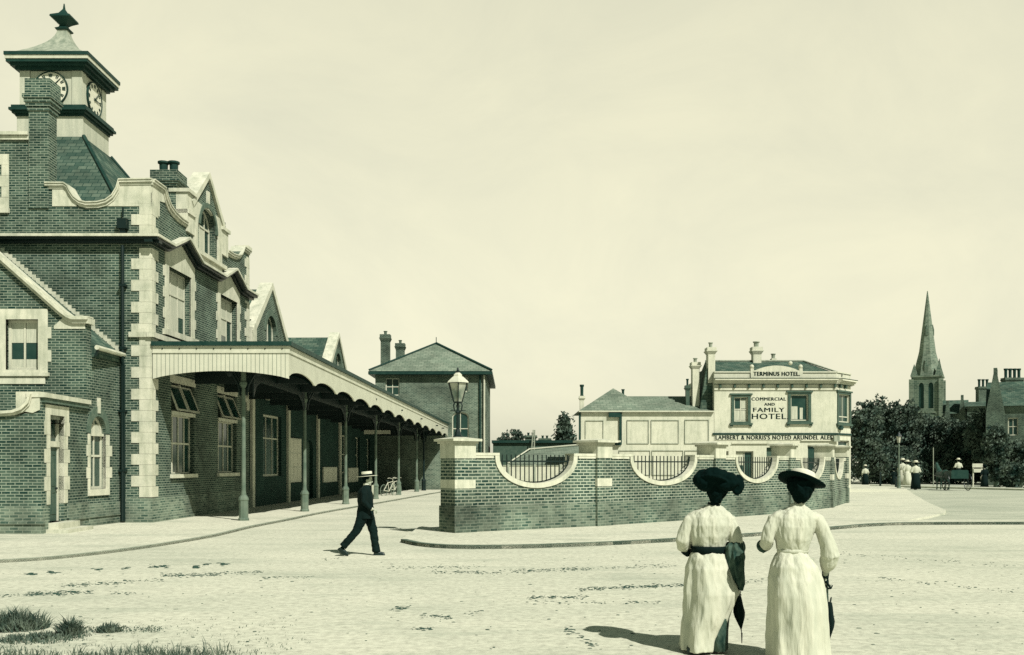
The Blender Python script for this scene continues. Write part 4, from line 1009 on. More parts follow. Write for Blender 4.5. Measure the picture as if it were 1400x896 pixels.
MB().tube([(-.25, 67.95, 1.95), (1.3, 74, 3.0)], .06, 5).tube([(1.3, 74, 3.0), (5.3, 74, 3.35)], .06, 5).build('roof_edge', M['paint'], ls)
ld = thing('ladder', (1.6, 76, 0), 'wooden ladder standing propped against the dark shed', 'ladder')
b = MB()
p0, p1 = at(722, 625, 77.2), at(729, 588, 77.6); q0, q1 = at(729, 625, 77.2), at(731, 588, 77.6)
p0.z = q0.z = 0
b.tube([p0, p1], .05, 5); b.tube([q0, q1], .05, 5); b.build('rail', M['lead'], ld)
b = MB(); [b.tube([p0.lerp(p1, t / 10), q0.lerp(q1, t / 10)], .03, 4) for t in range(1, 10)]; b.build('rung', M['lead'], ld)
for x, y, Y, lab in ((726, 596, 96, 'dark chimney stack of a house hidden behind the ladder'), (746, 600, 98, 'short dark chimney stack left of the conical tree')):
    p = at(x, y, Y); t = thing('hidden_house', (p.x, Y, 0), lab, 'house')
    MB().wbox(p.x - 3, p.x + 3, Y, Y + 5, 0, 3.2).build('wall', M['brick'], t)
    MB().prism(Fr(p.x - 3.2, Y - .2, 1, 0), [(0, 3.2), (6.4, 3.2), (3.2, 4.3)], -5.4, 0).build('roof', M['slate'], t)
    chimney(t, p.x - .55, p.x + .55, Y + 2, Y + 2.8, 3.5, p.z + .1, [(.3, .5), (.7, .5)], cap=.15, cz=(.2, .3), mat='brick', ph=.3)

# ================================================================ church
CY = 170.0; cm = F / CY
chx = (1268 - CX) / cm; cw = 5.4; cr_ = R(28)
cf = thing('church', (chx, CY, 0), 'stone church tower with tall tapering spire above the trees', 'church')
ux, uy = math.cos(-cr_), math.sin(-cr_)
hw = 2.35
def crn(dx, dy): return (chx + dx * math.cos(cr_) + dy * math.sin(cr_), CY - dx * math.sin(cr_) + dy * math.cos(cr_))
zt = H + (636 - 515) / cm
c00 = crn(-hw, -hw); c10 = crn(hw, -hw); c11 = crn(hw, hw)
T1 = Fr(*c00, c10[0] - c00[0], c10[1] - c00[1]); T2 = Fr(*c10, c11[0] - c10[0], c11[1] - c10[1])
M['church'] = mat_brick('church_stone', 0.30, 0.42, 0.5, w=.6, h=.3, mortar=.03, stain=.1, bstr=.2)
M['spire'] = mat_brick('spire_stone', 0.36, 0.50, 0.56, w=.6, h=.3, mortar=.03, stain=.14, bstr=.2)
for T in (T1, T2):
    ho = [arch(a, a + .8, zt - 5.6, zt - 1.9, .7) for a in (1.2, 2.7)] + [rect(1.2 + .55 * k, 1.45 + .55 * k, zt - 8.6, zt - 7.3) for k in range(4)]
    MB().prism(T, [rect(0 if T is T1 else .35, 2 * hw, 0, zt)] + ho, -.35, 0).build('tower_wall', M['church'], cf)
    b = MB()
    for h_ in ho[:2]: b.prism(T, h_, -.34, -.25)
    b.build('louvre', M['dark'], cf)
b = MB(); c01 = crn(-hw, hw)
for q in (c00, c10, c11, c01): b.box(Fr(q[0], q[1], ux, uy), -.35, .35, 0, zt - .6, -.35, .35)
for T in (T1, T2): b.box(T, -.1, 2 * hw + .1, zt - .25, zt, -.2, .2); b.box(T, -.1, 2 * hw + .1, zt - 6.4, zt - 6.15, -.1, .12)
b.build('buttress', M['spire'], cf)
b = MB(); tipz = H + (636 - 398) / cm
b.lathe((chx, CY, zt), [(hw * 1.05, 0), (hw * .60, 4.2), (.06, tipz - zt)], 8, R(22.5) - cr_); b.build('spire', M['spire'], cf)
b = MB()
for dx, dy in ((-1, -1), (1, -1), (1, 1), (-1, 1)):
    q = crn(dx * hw * .82, dy * hw * .82); b.lathe((q[0], q[1], zt), [(.8, 0), (.05, 2.0)], 4, R(45) - cr_)
for dx, dy in ((0, -1), (1, 0)):
    q = crn(dx * hw * .8, dy * hw * .8); b.lathe((q[0], q[1], zt), [(.42, 0), (.42, 1.6), (.04, 3.0)], 4, R(45) - cr_)
    q = crn(dx * hw * .36, dy * hw * .36); b.lathe((q[0], q[1], zt + 7.0), [(.3, 0), (.3, 1.0), (.03, 1.9)], 4, R(45) - cr_)
b.build('spire_light', M['church'], cf)

# ================================================================ houses on the right
def right_house(name, x0, x1, ytop, yridge, Y, depth, label, mat='brick', rmat='slate', gable=None, wins=(), chim=()):
    a = at(x0, ytop, Y); c = at(x1, ytop, Y); r = at(x0, yridge, Y).z
    t = thing(name, ((a.x + c.x) / 2, Y, 0), label, 'house')
    ang = math.atan2((a.x + c.x) / 2, Y); fr = Fr(a.x, Y, math.cos(ang), -math.sin(ang)); wd = (c.x - a.x) * math.cos(ang)
    ho = [rect((q[0] - x0) / F * Y * math.cos(ang), (q[1] - x0) / F * Y * math.cos(ang), at(0, q[3], Y).z, at(0, q[2], Y).z) for q in wins]
    MB().prism(fr, [rect(0, wd, 0, a.z)] + ho, -.3, 0).build('front_wall', M[mat], t)
    MB().box(fr, 0, .3, 0, a.z, -depth, -.3).build('side_wall', M[mat], t)
    MB().box(fr, wd - .3, wd, 0, a.z, -depth, -.3).build('side_wall', M[mat], t)
    MB().box(fr, .3, wd - .3, 0, a.z, -depth, -depth + .3).build('back_wall', M[mat], t)
    for h_ in ho: window(t, fr, h_, (.5,), (.5,), .09, -.12)
    MB().add([fr(-.2, a.z, .3), fr(wd + .2, a.z, .3), fr(wd + .2, a.z, -depth - .3), fr(-.2, a.z, -depth - .3), fr(-.2, r, -depth / 2), fr(wd + .2, r, -depth / 2)],
             [(0, 1, 5, 4), (2, 3, 4, 5), (1, 2, 5), (3, 0, 4), (3, 2, 1, 0)]).build('roof', M[rmat], t)
    for (g0, g1, gy) in (gable or ()):
        s0, s1 = (g0 - x0) / F * Y * math.cos(ang), (g1 - x0) / F * Y * math.cos(ang); gz = at(0, gy, Y).z
        MB().prism(fr, [(s0, 0), (s1, 0), (s1, a.z * .92), ((s0 + s1) / 2 + .15, gz - .5), ((s0 + s1) / 2 + .15, gz), ((s0 + s1) / 2 - .15, gz), ((s0 + s1) / 2 - .15, gz - .5), (s0, a.z * .92)], -depth * .3, .35).build('gable', M['brick'], t)
    for (q0, q1, qy, np_) in chim:
        A = at(q0, qy, Y + depth / 2); B = at(q1, qy, Y + depth / 2)
        chimney(t, A.x, B.x, Y + depth / 2 - .4, Y + depth / 2 + .4, a.z, A.z, [((k + .5) / np_, .5) for k in range(np_)], cap=.1, cz=(.2, .35), mat=mat, ph=.9, pr=.16)
    return t
right_house('terrace_house', 1291, 1322, 566, 545, 118, 8, 'small slate-roofed house between the church tower and the chimneyed houses', gable=((1291, 1300, 548), (1310, 1321, 541)))
right_house('terrace_house', 1322, 1352, 556, 547, 112, 8, 'terrace house with a row of three chimney pots', chim=((1336, 1352, 529, 3),), wins=((1326, 1334, 590, 604), (1340, 1348, 590, 604)))
right_house('villa', 1351, 1420, 556, 518, 88, 9, 'tall brick house with a dark steep gable and four chimney pots', gable=((1348, 1374, 504),), chim=((1372, 1396, 517, 4),), wins=((1378, 1392, 572, 596), (1378, 1392, 620, 650)))
# ================================================================ trees and plants
def leafy(b, c, rad, n, size, seed, gaps=0.35, sc=(1, 1, 1), shape=None):
    rr = random.Random(seed); cl = []
    for k in range(max(8, n // 55)):
        v = Vector((rr.gauss(0, 1), rr.gauss(0, 1), rr.gauss(0, 1))).normalized() * rr.uniform(.35, 1) ** .5
        if shape: v = shape(v, rr)
        cl.append((Vector((v.x * rad[0], v.y * rad[1], v.z * rad[2])), rr.uniform(.12, .26) * min(rad)))
    per = n // len(cl)
    for p, r in cl:
        for _ in range(per):
            d = Vector((rr.gauss(0, 1), rr.gauss(0, 1), rr.gauss(0, .8))); q = Vector(c) + p + d * r
            s = size * rr.uniform(.6, 1.3); a = Vector((rr.gauss(0, 1), rr.gauss(0, 1), rr.gauss(0, 1))).normalized(); t = a.orthogonal().normalized()
            u = a.cross(t); k = len(b.v)
            b.v += [tuple(q - t * s * .5), tuple(q + u * s * .3), tuple(q + t * s * .5), tuple(q - u * s * .3)]; b.f.append((k, k + 1, k + 2, k + 3))
def tree(x, y0top, Y, wpx, label, seed, name='tree', n=7000, mat='leaf', trunk=.22, low=1.9, kind=None, size=.34, sparse=False):
    top = at(x, y0top, Y); rw = wpx / 2 / F * Y; hgt = top.z
    t = thing(name, (top.x, Y, 0), label, 'tree', 'trees along the far road')
    rr = random.Random(seed); b = MB()
    b.tube([(top.x, Y, 0), (top.x + rr.uniform(-.1, .1), Y, hgt * .3), (top.x + rr.uniform(-.3, .3), Y, hgt * .8)], [trunk, trunk * .75, trunk * .2], 8)
    for k in range(9):
        a = rr.uniform(0, 6.28); z = hgt * rr.uniform(.3, .65); l = rw * rr.uniform(.4, .9)
        b.tube([(top.x, Y, z), (top.x + math.cos(a) * l * .5, Y + math.sin(a) * l * .5, z + l * .35), (top.x + math.cos(a) * l, Y + math.sin(a) * l, z + l * .5)], [trunk * .4, trunk * .22, .03], 5)
    b.build('trunk', M['bark'], t)
    b = MB(); cz = (hgt + low) / 2; rz = (hgt - low) / 2
    sh = None
    if kind == 'cone':
        def sh(v, rr):
            z = rr.uniform(-1, 1); a = rr.uniform(0, 6.28); r = (1 - (z + 1) / 2 * .92) * rr.uniform(.2, 1) ** .5; return Vector((r * math.cos(a), r * math.sin(a), z))
    leafy(b, (top.x, Y, cz), (rw, rw * .9, rz * .92), n, size, seed, shape=sh)
    for k in range(26 if not sparse else 60):       # sprays that break the outline
        a = rr.uniform(0, 6.28); e = rr.uniform(.2, 1.4); d = Vector((math.cos(a) * math.cos(e) * rw, math.sin(a) * math.cos(e) * rw, math.sin(e) * rz)) * rr.uniform(.92, 1.16)
        if kind == 'cone': continue
        q = Vector((top.x, Y, cz)) + d
        leafy(b, q, (.5, .5, .35), 60, size * .7, rr.randint(0, 9999))
    b.build('crown', M[mat], t, normals=False, uv=False)
tree(1182, 556, 92, 44, 'dark round tree just past the hotel corner', 11)
tree(1204, 550, 98, 46, 'broad dark tree in front of the road bend, left of the far lamp', 12)
tree(1236, 553, 96, 50, 'broad dark tree behind the far street lamp', 13)
tree(1268, 572, 101, 50, 'dark tree at the foot of the church tower', 14)
tree(1298, 575, 99, 42, 'dark tree behind the horse trap', 15)
tree(1326, 578, 97, 40, 'dark tree beside the white sign board', 16)
tree(1344, 566, 90, 40, 'dark tree half hiding the steep dark gable', 31)
tree(1392, 604, 82, 36, 'dark tree against the tall brick house at the picture edge', 32, n=5000, low=.3)
tree(1362, 590, 80, 28, 'dark clipped tree before the ivied house', 17, n=4000, low=.3)
tree(1388, 640, 75, 34, 'low dark bush at the right-hand end of the road', 18, name='bush', n=3000, low=.0, trunk=.1)
tree(772, 568, 90, 44, 'loose conical tree left of the hotel annexe', 21, kind='cone', n=5200, low=.5, mat='leaf_mid', size=.32)
tree(701, 592, 92, 36, 'low bushy tree beside the brick house', 22, n=3500, low=.0, mat='leaf_mid')
tree(1216, 612, 94, 90, 'dark hedge-like undergrowth below the trees by the far lamp', 23, name='shrubbery', n=7000, low=0.0, trunk=.1)
tree(1300, 612, 95, 100, 'dark shrubbery behind the horse trap and sign board', 24, name='shrubbery', n=8000, low=0.0, trunk=.1)
# far hedge closing the gap under the crowns
b = MB(); rr = random.Random(5)
for k in range(9000):
    X = rr.uniform(26, 62); q = Vector((X, 104 + rr.uniform(-1, 1), rr.uniform(0, 3.4 + .6 * math.sin(X * 1.1)))); s = rr.uniform(.25, .5)
    a = Vector((rr.gauss(0, 1), rr.gauss(0, 1), rr.gauss(0, 1))).normalized(); t = a.orthogonal().normalized(); u = a.cross(t); i = len(b.v)
    b.v += [tuple(q - t * s * .5), tuple(q + u * s * .4), tuple(q + t * s * .5), tuple(q - u * s * .4)]; b.f.append((i, i + 1, i + 2, i + 3))
tag(b.build('hedge', M['leaf'], None, normals=False, uv=False), 'long dark hedge closing the far side of the road under the trees', 'hedge')

# weeds and grass in the near corner
def blades(b, c, r, n, h, rr, lean=.35, w=.006):
    for _ in range(n):
        a = rr.uniform(0, 6.28); q = r * rr.uniform(0, 1) ** .6; p = Vector((c[0] + math.cos(a) * q, c[1] + math.sin(a) * q * .8, 0))
        hh = h * rr.uniform(.45, 1.1) * (1 - .45 * q / r); d = Vector((rr.gauss(0, lean), rr.gauss(0, lean), 1)).normalized() * hh
        m = p + d * .55 + Vector((0, 0, hh * .08)); e = p + d + Vector((d.x, d.y, -abs(d.x) * .3)) * .3
        t = Vector((rr.gauss(0, 1), rr.gauss(0, 1), 0)).normalized() * w * rr.uniform(.4, 1.5); k = len(b.v)
        b.v += [tuple(p - t), tuple(p + t), tuple(m + t * .8), tuple(m - t * .8), tuple(e)]; b.f += [(k, k + 1, k + 2, k + 3), (k + 3, k + 2, k + 4)]
rr = random.Random(3)
for x, y, wpx, hpx, n, lab in ((22, 860, 84, 34, 900, 'wide low weed clump at the left edge of the road'),
                               (96, 868, 30, 31, 420, 'upright rounded weed tuft right of the wide clump'),
                               (150, 864, 34, 16, 260, 'small low weed tuft on the turf edge'),
                               (58, 874, 110, 10, 500, 'flat creeping weed patch under the upright tuft')):
    p = ground(x, y); r = wpx / 2 / F * p.y; hgt = hpx / F * p.y
    t = thing('weed', (p.x, p.y, 0), lab, 'weed', 'weeds on the near verge')
    b = MB(); blades(b, p, r, n, hgt * 1.15, rr, .45, .007); b.build('leaves', M['grass'], t, normals=False, uv=False)
b = MB()
for k in range(70):
    x = rr.uniform(-20, 330); y = rr.uniform(892, 925) ; p = ground(x, y)
    m = 1.0 if x < 290 else .5
    blades(b, p, rr.uniform(.08, .26), 40, rr.uniform(.07, .24) * m, rr, .4, .004)
for k in range(46):
    x = rr.uniform(100, 215); y = 862 - (x - 100) * .02 + rr.uniform(-3, 4); blades(b, ground(x, y), .12, 12, .035, rr, .6, .006)
for k in range(60):
    x = rr.uniform(0, 120); y = 876 - x * .08 + rr.uniform(-4, 4); blades(b, ground(x, y), .16, 16, .04, rr, .6, .006)
tag(b.build('grass', M['grass'], None, normals=False, uv=False), 'thin dry grass growing along the near verge', 'grass', kind='stuff')

b = MB()
for k in range(260):
    x = rr.uniform(-10, 420); y = rr.uniform(845, 895); blades(b, ground(x, y), .05, rr.randint(2, 6), .035, rr, .7, .003)
tag(b.build('sparse_grass', M['grass'], None, normals=False, uv=False), 'stray grass shoots at the road edge', 'grass', kind='stuff')
# droppings and litter on the road
b = MB(); 
def lump(x, y, w, n, sp, hh=.012):
    for _ in range(n):
        xx, yy = x + rr.gauss(0, sp[0]), y + rr.gauss(0, sp[1])
        if yy < 752: yy = 752
        p = ground(xx, yy); r = w * rr.uniform(.4, 1.4)
        b.ball((p.x, p.y, .002), r, 6, 4, (rr.uniform(.8, 2.2), rr.uniform(.6, 1.3), rr.uniform(.2, .5)), Matrix.Rotation(rr.uniform(-.5, .5), 3, 'Z'))
for x, y in ((44, 785), (72, 783), (135, 779), (170, 777.5), (210, 775), (225, 775), (268, 776), (284, 771.5), (304, 772)): lump(x, y, .026, 14, (3.2, .8))
for x0, y0, x1, y1, n in ((0, 815, 60, 812, 26), (35, 813, 125, 809, 150), (85, 801, 160, 797, 70), (150, 797, 220, 793, 36), (220, 787.5, 300, 786, 110), (300, 785, 360, 782, 45), (150, 811, 190, 811, 18),
                          (590, 782, 690, 783, 70), (700, 781, 800, 778, 110), (800, 779, 930, 773, 60), (530, 777, 660, 775, 55), (720, 817, 800, 817, 70), (790, 806, 940, 800, 190), (860, 824, 900, 824, 14), (700, 823, 860, 826, 26),
                          (540, 834, 560, 830, 16), (580, 842, 620, 844, 34), (565, 860, 592, 860, 16), (770, 858, 820, 888, 30), (640, 840, 660, 835, 6), (1010, 800, 1050, 790, 20),
                          (1150, 757, 1390, 775, 46), (1200, 790, 1390, 810, 36), (360, 790, 430, 790, 26), (440, 765, 470, 764, 10)):
    for _ in range(int(n * 2.6)):
        t = rr.random(); cl_ = math.sin(t * 23 + x0) * .5 + .5
        if rr.random() < .25 + .75 * cl_: lump(x0 + (x1 - x0) * t, y0 + (y1 - y0) * t, .0125, 1, (4, .8 + 1.2 * rr.random()))
for _ in range(240): lump(rr.uniform(0, 1400), rr.uniform(760, 890), .012, 1, (1, 1))
tag(b.build('road_litter', M['dung'], None, uv=False, smooth=True), 'scattered dark droppings and dirt on the pale road', 'litter', kind='stuff')
# ================================================================ people
def P(name, x, y, label, group=None, rz=0.0, cat='person'):
    p = ground(x, y); return thing(name, (p.x, p.y, 0), label, cat, group, rz)
def hand(b, w, dirv, up, s=1.0, curl=0.6, side=1):
    """palm, four fingers and a thumb; w wrist, dirv pointing to the fingers, up the palm normal"""
    w = Vector(w); d = Vector(dirv).normalized(); u = Vector(up); u = (u - d * u.dot(d)).normalized(); a = d.cross(u) * side
    b.tube([w - d * .01, w + d * .03 * s, w + d * .085 * s], [.024 * s, .033 * s, .034 * s], 10, squash=.6)
    for k, ln in enumerate((.062, .072, .068, .052)):
        o = w + d * .08 * s + a * (k - 1.5) * .019 * s; q1 = o + (d * math.cos(curl) - u * math.sin(curl)) * ln * .5 * s
        q2 = q1 + (d * math.cos(curl * 2) - u * math.sin(curl * 2)) * ln * .35 * s; q3 = q2 + (d * math.cos(curl * 2.7) - u * math.sin(curl * 2.7)) * ln * .3 * s
        b.tube([o - d * .02 * s, o, q1, q2, q3], [.010 * s, .0098 * s, .0092 * s, .0085 * s, .007 * s], 7)
    t0 = w + d * .03 * s - a * .026 * s
    b.tube([t0, t0 + (d * .6 - a * .7 - u * .3) * .035 * s, t0 + (d * 1.2 - a * .7 - u * .7) * .052 * s], [.014 * s, .012 * s, .009 * s], 7)
def head(b, c, s=1.0, yaw=0.0, pitch=0.0):
    """skull, face with brow, nose, lips, chin and ears; faces +Y turned by yaw"""
    Rm = Matrix.Rotation(yaw, 3, 'Z') @ Matrix.Rotation(pitch, 3, 'X'); c = Vector(c)
    def p(x, y, z): return c + Rm @ (Vector((x, y, z)) * s)
    b.ball(p(0, -.01, .03), .1 * s, 20, 14, (.77, .96, .92), Rm)
    b.ball(p(0, .018, -.035), .074 * s, 18, 12, (.80, .92, 1.08), Rm)
    b.ball(p(0, .062, -.088), .026 * s, 10, 8, (1.1, .8, .8), Rm)
    b.tube([p(0, .078, .012), p(0, .098, -.022), p(0, .094, -.034)], [.009 * s, .014 * s, .012 * s], 8)
    b.ball(p(0, .082, -.058), .017 * s, 10, 6, (1.3, .6, .4), Rm); b.ball(p(0, .08, -.068), .015 * s, 10, 6, (1.2, .6, .4), Rm)
    for q in (-1, 1):
        b.ball(p(q * .031, .072, .014), .019 * s, 10, 6, (1.2, .6, .6), Rm)
        b.ball(p(q * .078, -.005, -.01), .026 * s, 10, 8, (.35, .7, 1.15), Rm)
    return p
def folds(k1, a0, a1, seed=0, side=None):
    r = random.Random(seed); ph = [r.uniform(0, 6.28) for _ in range(4)]
    def f(t, q):
        a = a0 + (a1 - a0) * t
        v = math.sin(k1 * q + ph[0] + t * .9) * .5 + math.sin((k1 * 2 - 1) * q + ph[1] - t * 1.2) * .3 + math.sin((k1 // 2 + 1) * q + ph[2]) * .45
        return 1 + a * v
    return f
def dense(rs, k):
    out = []
    for a, c in zip(rs, rs[1:]):
        out += [tuple(a[i] + (c[i] - a[i]) * j / k for i in range(5)) for j in range(k)]
    return out + [rs[-1]]
def face_details(t, p, s=1.0):
    for q in (-1, 1):
        b = MB(); b.ball(p(q * .031, .083, .012), .0085 * s, 8, 6); b.build('eye', M['hair'], t, smooth=True, local=True, uv=False)

# ---------------- woman with the wide bow hat (nearer the middle of the picture)
WS = 1.035
wl = P('person', 971, 891, 'woman in white dress with dark belt, big dark bow hat and shawl over her arm', 'two women walking away', R(-4))
b = MB()
hp = head(b, (.075, .02, 1.50), 1.0, R(-12))
b.tube([(.035, -.01, 1.28), (.05, 0, 1.36), (.07, .01, 1.44)], [.06, .05, .052], 12)
b.loft([(0, 0, .90, .15, .10), (0, 0, 1.0, .14, .09), (0, 0, 1.2, .17, .1), (.01, 0, 1.30, .17, .085), (.03, 0, 1.345, .07, .06)], 20)
for x, y0 in ((-.08, .10), (.07, -.12)):
    b.tube([(x, 0, .92), (x, y0 * .5, .5), (x + .0, y0, .10)], [.085, .06, .04], 12)
    b.tube([(x, y0 - .02, .05), (x, y0 + .09, .035), (x, y0 + .15, .03)], [.035, .032, .022], 10)
b.tube([(-.17, 0, 1.27), (-.26, -.01, 1.02), (-.19, .16, .95)], [.05, .04, .028], 10); hand(b, (-.19, .16, .95), (.3, 1, .1), (0, 0, 1), .95)
b.tube([(.19, 0, 1.26), (.26, -.02, 1.01), (.265, .04, .74), (.26, .05, .63)], [.05, .04, .03, .026], 10); hand(b, (.26, .05, .64), (.05, .2, -1), (-1, 0, 0), .95, .5)
b.build('body', M['skin'], wl, local=True, remesh=.007, uv=False, sm_iter=1)
face_details(wl, hp)
b = MB(); b.loft([(.05, -.055, 1.385, .045, .035), (.052, -.055, 1.41, .062, .05), (.056, -.05, 1.44, .078, .068), (.062, -.04, 1.48, .10, .09), (.068, -.03, 1.53, .128, .115), (.07, -.02, 1.58, .14, .13), (.07, -.01, 1.62, .12, .12)], 28)
crumple(b.build('hair', M['hair'], wl, local=True, remesh=.008, uv=False), .012, (22, 22, 16), 4)
b = MB()     # hat: brim with uneven edge, crown, loops of ribbon and the drooping bow on the right
n = 40; pr = []
for layer, zz_ in ((0, 0), (1, .022)):
    for j in range(n):
        q = 2 * math.pi * j / n; r = .225 + .012 * math.sin(3 * q + 1) + .008 * math.sin(7 * q)
        pr.append((.055 + r * math.cos(q) * .95, r * math.sin(q), 1.585 + zz_ - .055 * math.cos(q) * 1 - .035 * math.cos(2 * q)))
b.add(pr + [(.055, 0, 1.59), (.055, 0, 1.63)], [(j, (j + 1) % n, (j + 1) % n + n, j + n) for j in range(n)] + [(2 * n, (j + 1) % n, j) for j in range(n)] + [(2 * n + 1, j + n, (j + 1) % n + n) for j in range(n)])
b.ball((.03, 0, 1.61), .145, 18, 12, (1.2, 1, .68)); b.ball((-.05, -.08, 1.585), .11, 12, 9, (1.1, .9, .85)); b.ball((.02, -.1, 1.63), .11, 12, 9, (1.3, .9, .8)); b.ball((.17, -.1, 1.585), .10, 12, 9, (1.0, .8, .9)); b.ball((.27, -.06, 1.56), .075, 12, 9, (.8, .8, 1.2)); b.ball((.12, -.12, 1.565), .09, 12, 9, (1.1, .7, .7))
for c, r, sc in (((-.07, -.05, 1.66), .07, (1.2, .8, .6)), ((.03, -.1, 1.67), .065, (1.1, .7, .6)), ((.10, -.08, 1.655), .07, (1.1, .9, .65)), ((.20, -.05, 1.60), .075, (1.0, .9, .8)), ((.265, -.03, 1.55), .065, (.8, .8, 1.0)), ((.25, -.08, 1.50), .045, (.9, .6, 1)), ((-.13, -.06, 1.60), .06, (.9, .9, 1.0)), ((.0, .06, 1.68), .06, (1.2, .8, .5))):
    b.ball(c, r, 12, 9, sc, Matrix.Rotation(c[0] * 3, 3, 'Y'))
crumple(b.build('hat', M['hatdark'], wl, local=True, remesh=.009, uv=False, sm_iter=2), .009, (16, 16, 16), 6)
b = MB()
def bl(t, q):
    return 1 + (.035 * math.sin(9 * q + 3 * t) + .02 * math.sin(17 * q)) * (1 - abs(2 * t - 1) * .6)
b.loft([(-.015, 0, .955, .158, .112), (-.015, 0, 1.0, .172, .125), (-.01, -.01, 1.08, .194, .14), (0, -.015, 1.18, .212, .145), (.0, -.01, 1.26, .212, .125), (.005, 0, 1.305, .185, .10), (.02, 0, 1.335, .12, .08), (.035, 0, 1.36, .068, .062), (.04, 0, 1.375, .060, .056)], 40, bl)
b.tube([(-.14, 0, 1.26), (-.205, -.01, 1.215), (-.25, -.02, 1.12), (-.275, -.02, 1.04), (-.265, .02, .985), (-.22, .1, .965)], [.06, .068, .066, .072, .066, .045], 16)
b.tube([(.14, 0, 1.26), (.20, -.01, 1.215), (.235, -.02, 1.12), (.25, -.03, 1.04), (.258, -.01, .98), (.265, .03, .86)], [.06, .068, .066, .07, .06, .042], 16)
crumple(b.build('blouse', M['cloth_w'], wl, local=True, remesh=.008, uv=False, sm_iter=2), .009, (20, 20, 6), 3)
b = MB(); b.loft([(-.012, 0, .915, .176, .132), (-.013, 0, .95, .170, .125), (-.01, -.003, .985, .186, .14)], 36); b.build('belt', M['cloth_d'], wl, local=True, uv=False, smooth=True)
b = MB(); b.tube([(.035, 0, 1.358), (.04, 0, 1.385)], [.066, .062], 20); b.build('collar', M['cloth_d'], wl, local=True, uv=False, smooth=True)
b = MB(); b.tube([(-.25, .06, .95), (-.20, .14, .925), (-.17, .2, .93)], [.052, .045, .03], 12); b.tube([(-.23, .08, .93), (-.2, .1, .89)], [.05, .03], 10); b.build('cuff', M['cloth_d'], wl, local=True, remesh=.01, uv=False)
f = folds(7, .012, .12, 4)
def pull(t, q): return f(t, q) * (1 + .10 * max(0, math.cos(q - .05)) ** 6 * math.exp(-((t - .42) / .12) ** 2))
rings = [(-.012, 0, .925, .168, .125), (-.012, -.01, .87, .20, .16), (-.012, -.02, .78, .228, .19), (-.01, -.02, .66, .245, .21), (-.008, -.02, .55, .258, .23), (-.022, -.01, .45, .245, .24), (-.05, 0, .33, .225, .25), (-.085, .01, .22, .20, .26), (-.11, .02, .10, .18, .27), (-.125, .02, .03, .17, .28)]
b = MB(); b.loft(dense(rings, 8), 120, pull); crumple(b.build('skirt', M['cloth_w2'], wl, local=True, uv=False, smooth=True), .016, (9, 9, 3.2), 2)
f2 = folds(8, .01, .07, 9)
b = MB(); b.loft([(.05, .03, .52, .12, .12), (.06, .03, .40, .14, .16), (.065, .03, .2, .115, .2), (.07, .03, .03, .105, .22)], 48, f2); b.build('underskirt', M['cloth_m'], wl, local=True, uv=False, smooth=True)
b = MB(); b.tube([(-.23, -.20, .035), (-.21, -.1, .05), (-.2, 0, .045), (-.2, .06, .03)], [.025, .04, .036, .02], 12); b.tube([(-.21, -.12, .06), (-.2, -.08, .16)], [.036, .034], 10); b.build('boot', M['leather'], wl, local=True, remesh=.008, uv=False)
wl.scale = (WS * .93, WS * .95, WS)
sh = thing('shawl', ROOT[wl.name] + Vector((.25, 0, .65)), 'dark folded shawl hanging over the forearm of the woman with the bow hat', 'shawl'); 
b = MB(); wx, wy = ROOT[wl.name].x, ROOT[wl.name].y
def fs(t, q): return 1 + .12 * math.sin(7 * q + 2 * t) + .07 * math.sin(13 * q)
b.loft([(.262, -.01, 1.035, .035, .05), (.25, -.02, 1.025, .07, .08), (.235, -.04, .99, .10, .10), (.225, -.05, .93, .105, .105), (.232, -.05, .85, .095, .105), (.245, -.05, .77, .088, .10), (.258, -.05, .70, .075, .085), (.27, -.05, .64, .058, .07), (.275, -.05, .58, .035, .05)], 64, fs)
b.v = [(wx + v[0] * WS * .93, wy + v[1] * WS, v[2] * WS) for v in b.v]
crumple(b.build('cloth', M['cloth_m'], sh, uv=False, smooth=True, remesh=.008), .02, (9, 9, 5), 7)
def umbrella(x, y, z0, z1, r, label, tilt=0, zt=None, bent=False):
    t = thing('umbrella', (x, y, z0), label, 'umbrella', 'furled umbrellas carried by the women')
    b = MB(); n = 24; zt = zt or z1 - .0
    hgt = z1 - z0; rings = []
    for k, (fz, fr_) in enumerate(((0.0, .06), (.14, .10), (.30, .50), (.45, .85), (.58, 1.0), (.72, .86), (.9, .74), (1.0, .62))):
        rings.append((x + tilt * (fz), y, z0 + .05 + (hgt - .05) * fz, r * fr_, r * fr_))
    b.loft(rings, n, lambda t_, q: 1 + .16 * math.sin(6 * q + 3 * t_)); b.build('canopy', M['cloth_d'], t, uv=False, smooth=True)
    b = MB(); b.tube([(x, y, z0 - .03), (x, y, z0 + .07)], [.004, .008], 6); b.build('ferrule', M['iron'], t)
    b = MB(); b.tube([(x + tilt, y, z1 - .03), (x + tilt, y, z1 + .16), (x + tilt, y + .02, z1 + .2), (x + tilt, y + .05, z1 + .2), (x + tilt, y + .06, z1 + .16)], .010, 8); b.build('handle', M['door'], t)
    b = MB()
    for k in range(6): a = k * 1.047; b.tube([(x + tilt + math.cos(a) * r * .5, y + math.sin(a) * r * .5, z1 - .01), (x + tilt + math.cos(a) * r * .72, y + math.sin(a) * r * .72, z1 + .05)], [.006, .003], 5)
    b.build('rib_tip', M['iron'], t)
    return t
umbrella(wx + .305, wy + .0, .11, .54, .05, 'slim furled umbrella held low by the woman with the bow hat', tilt=-.045)

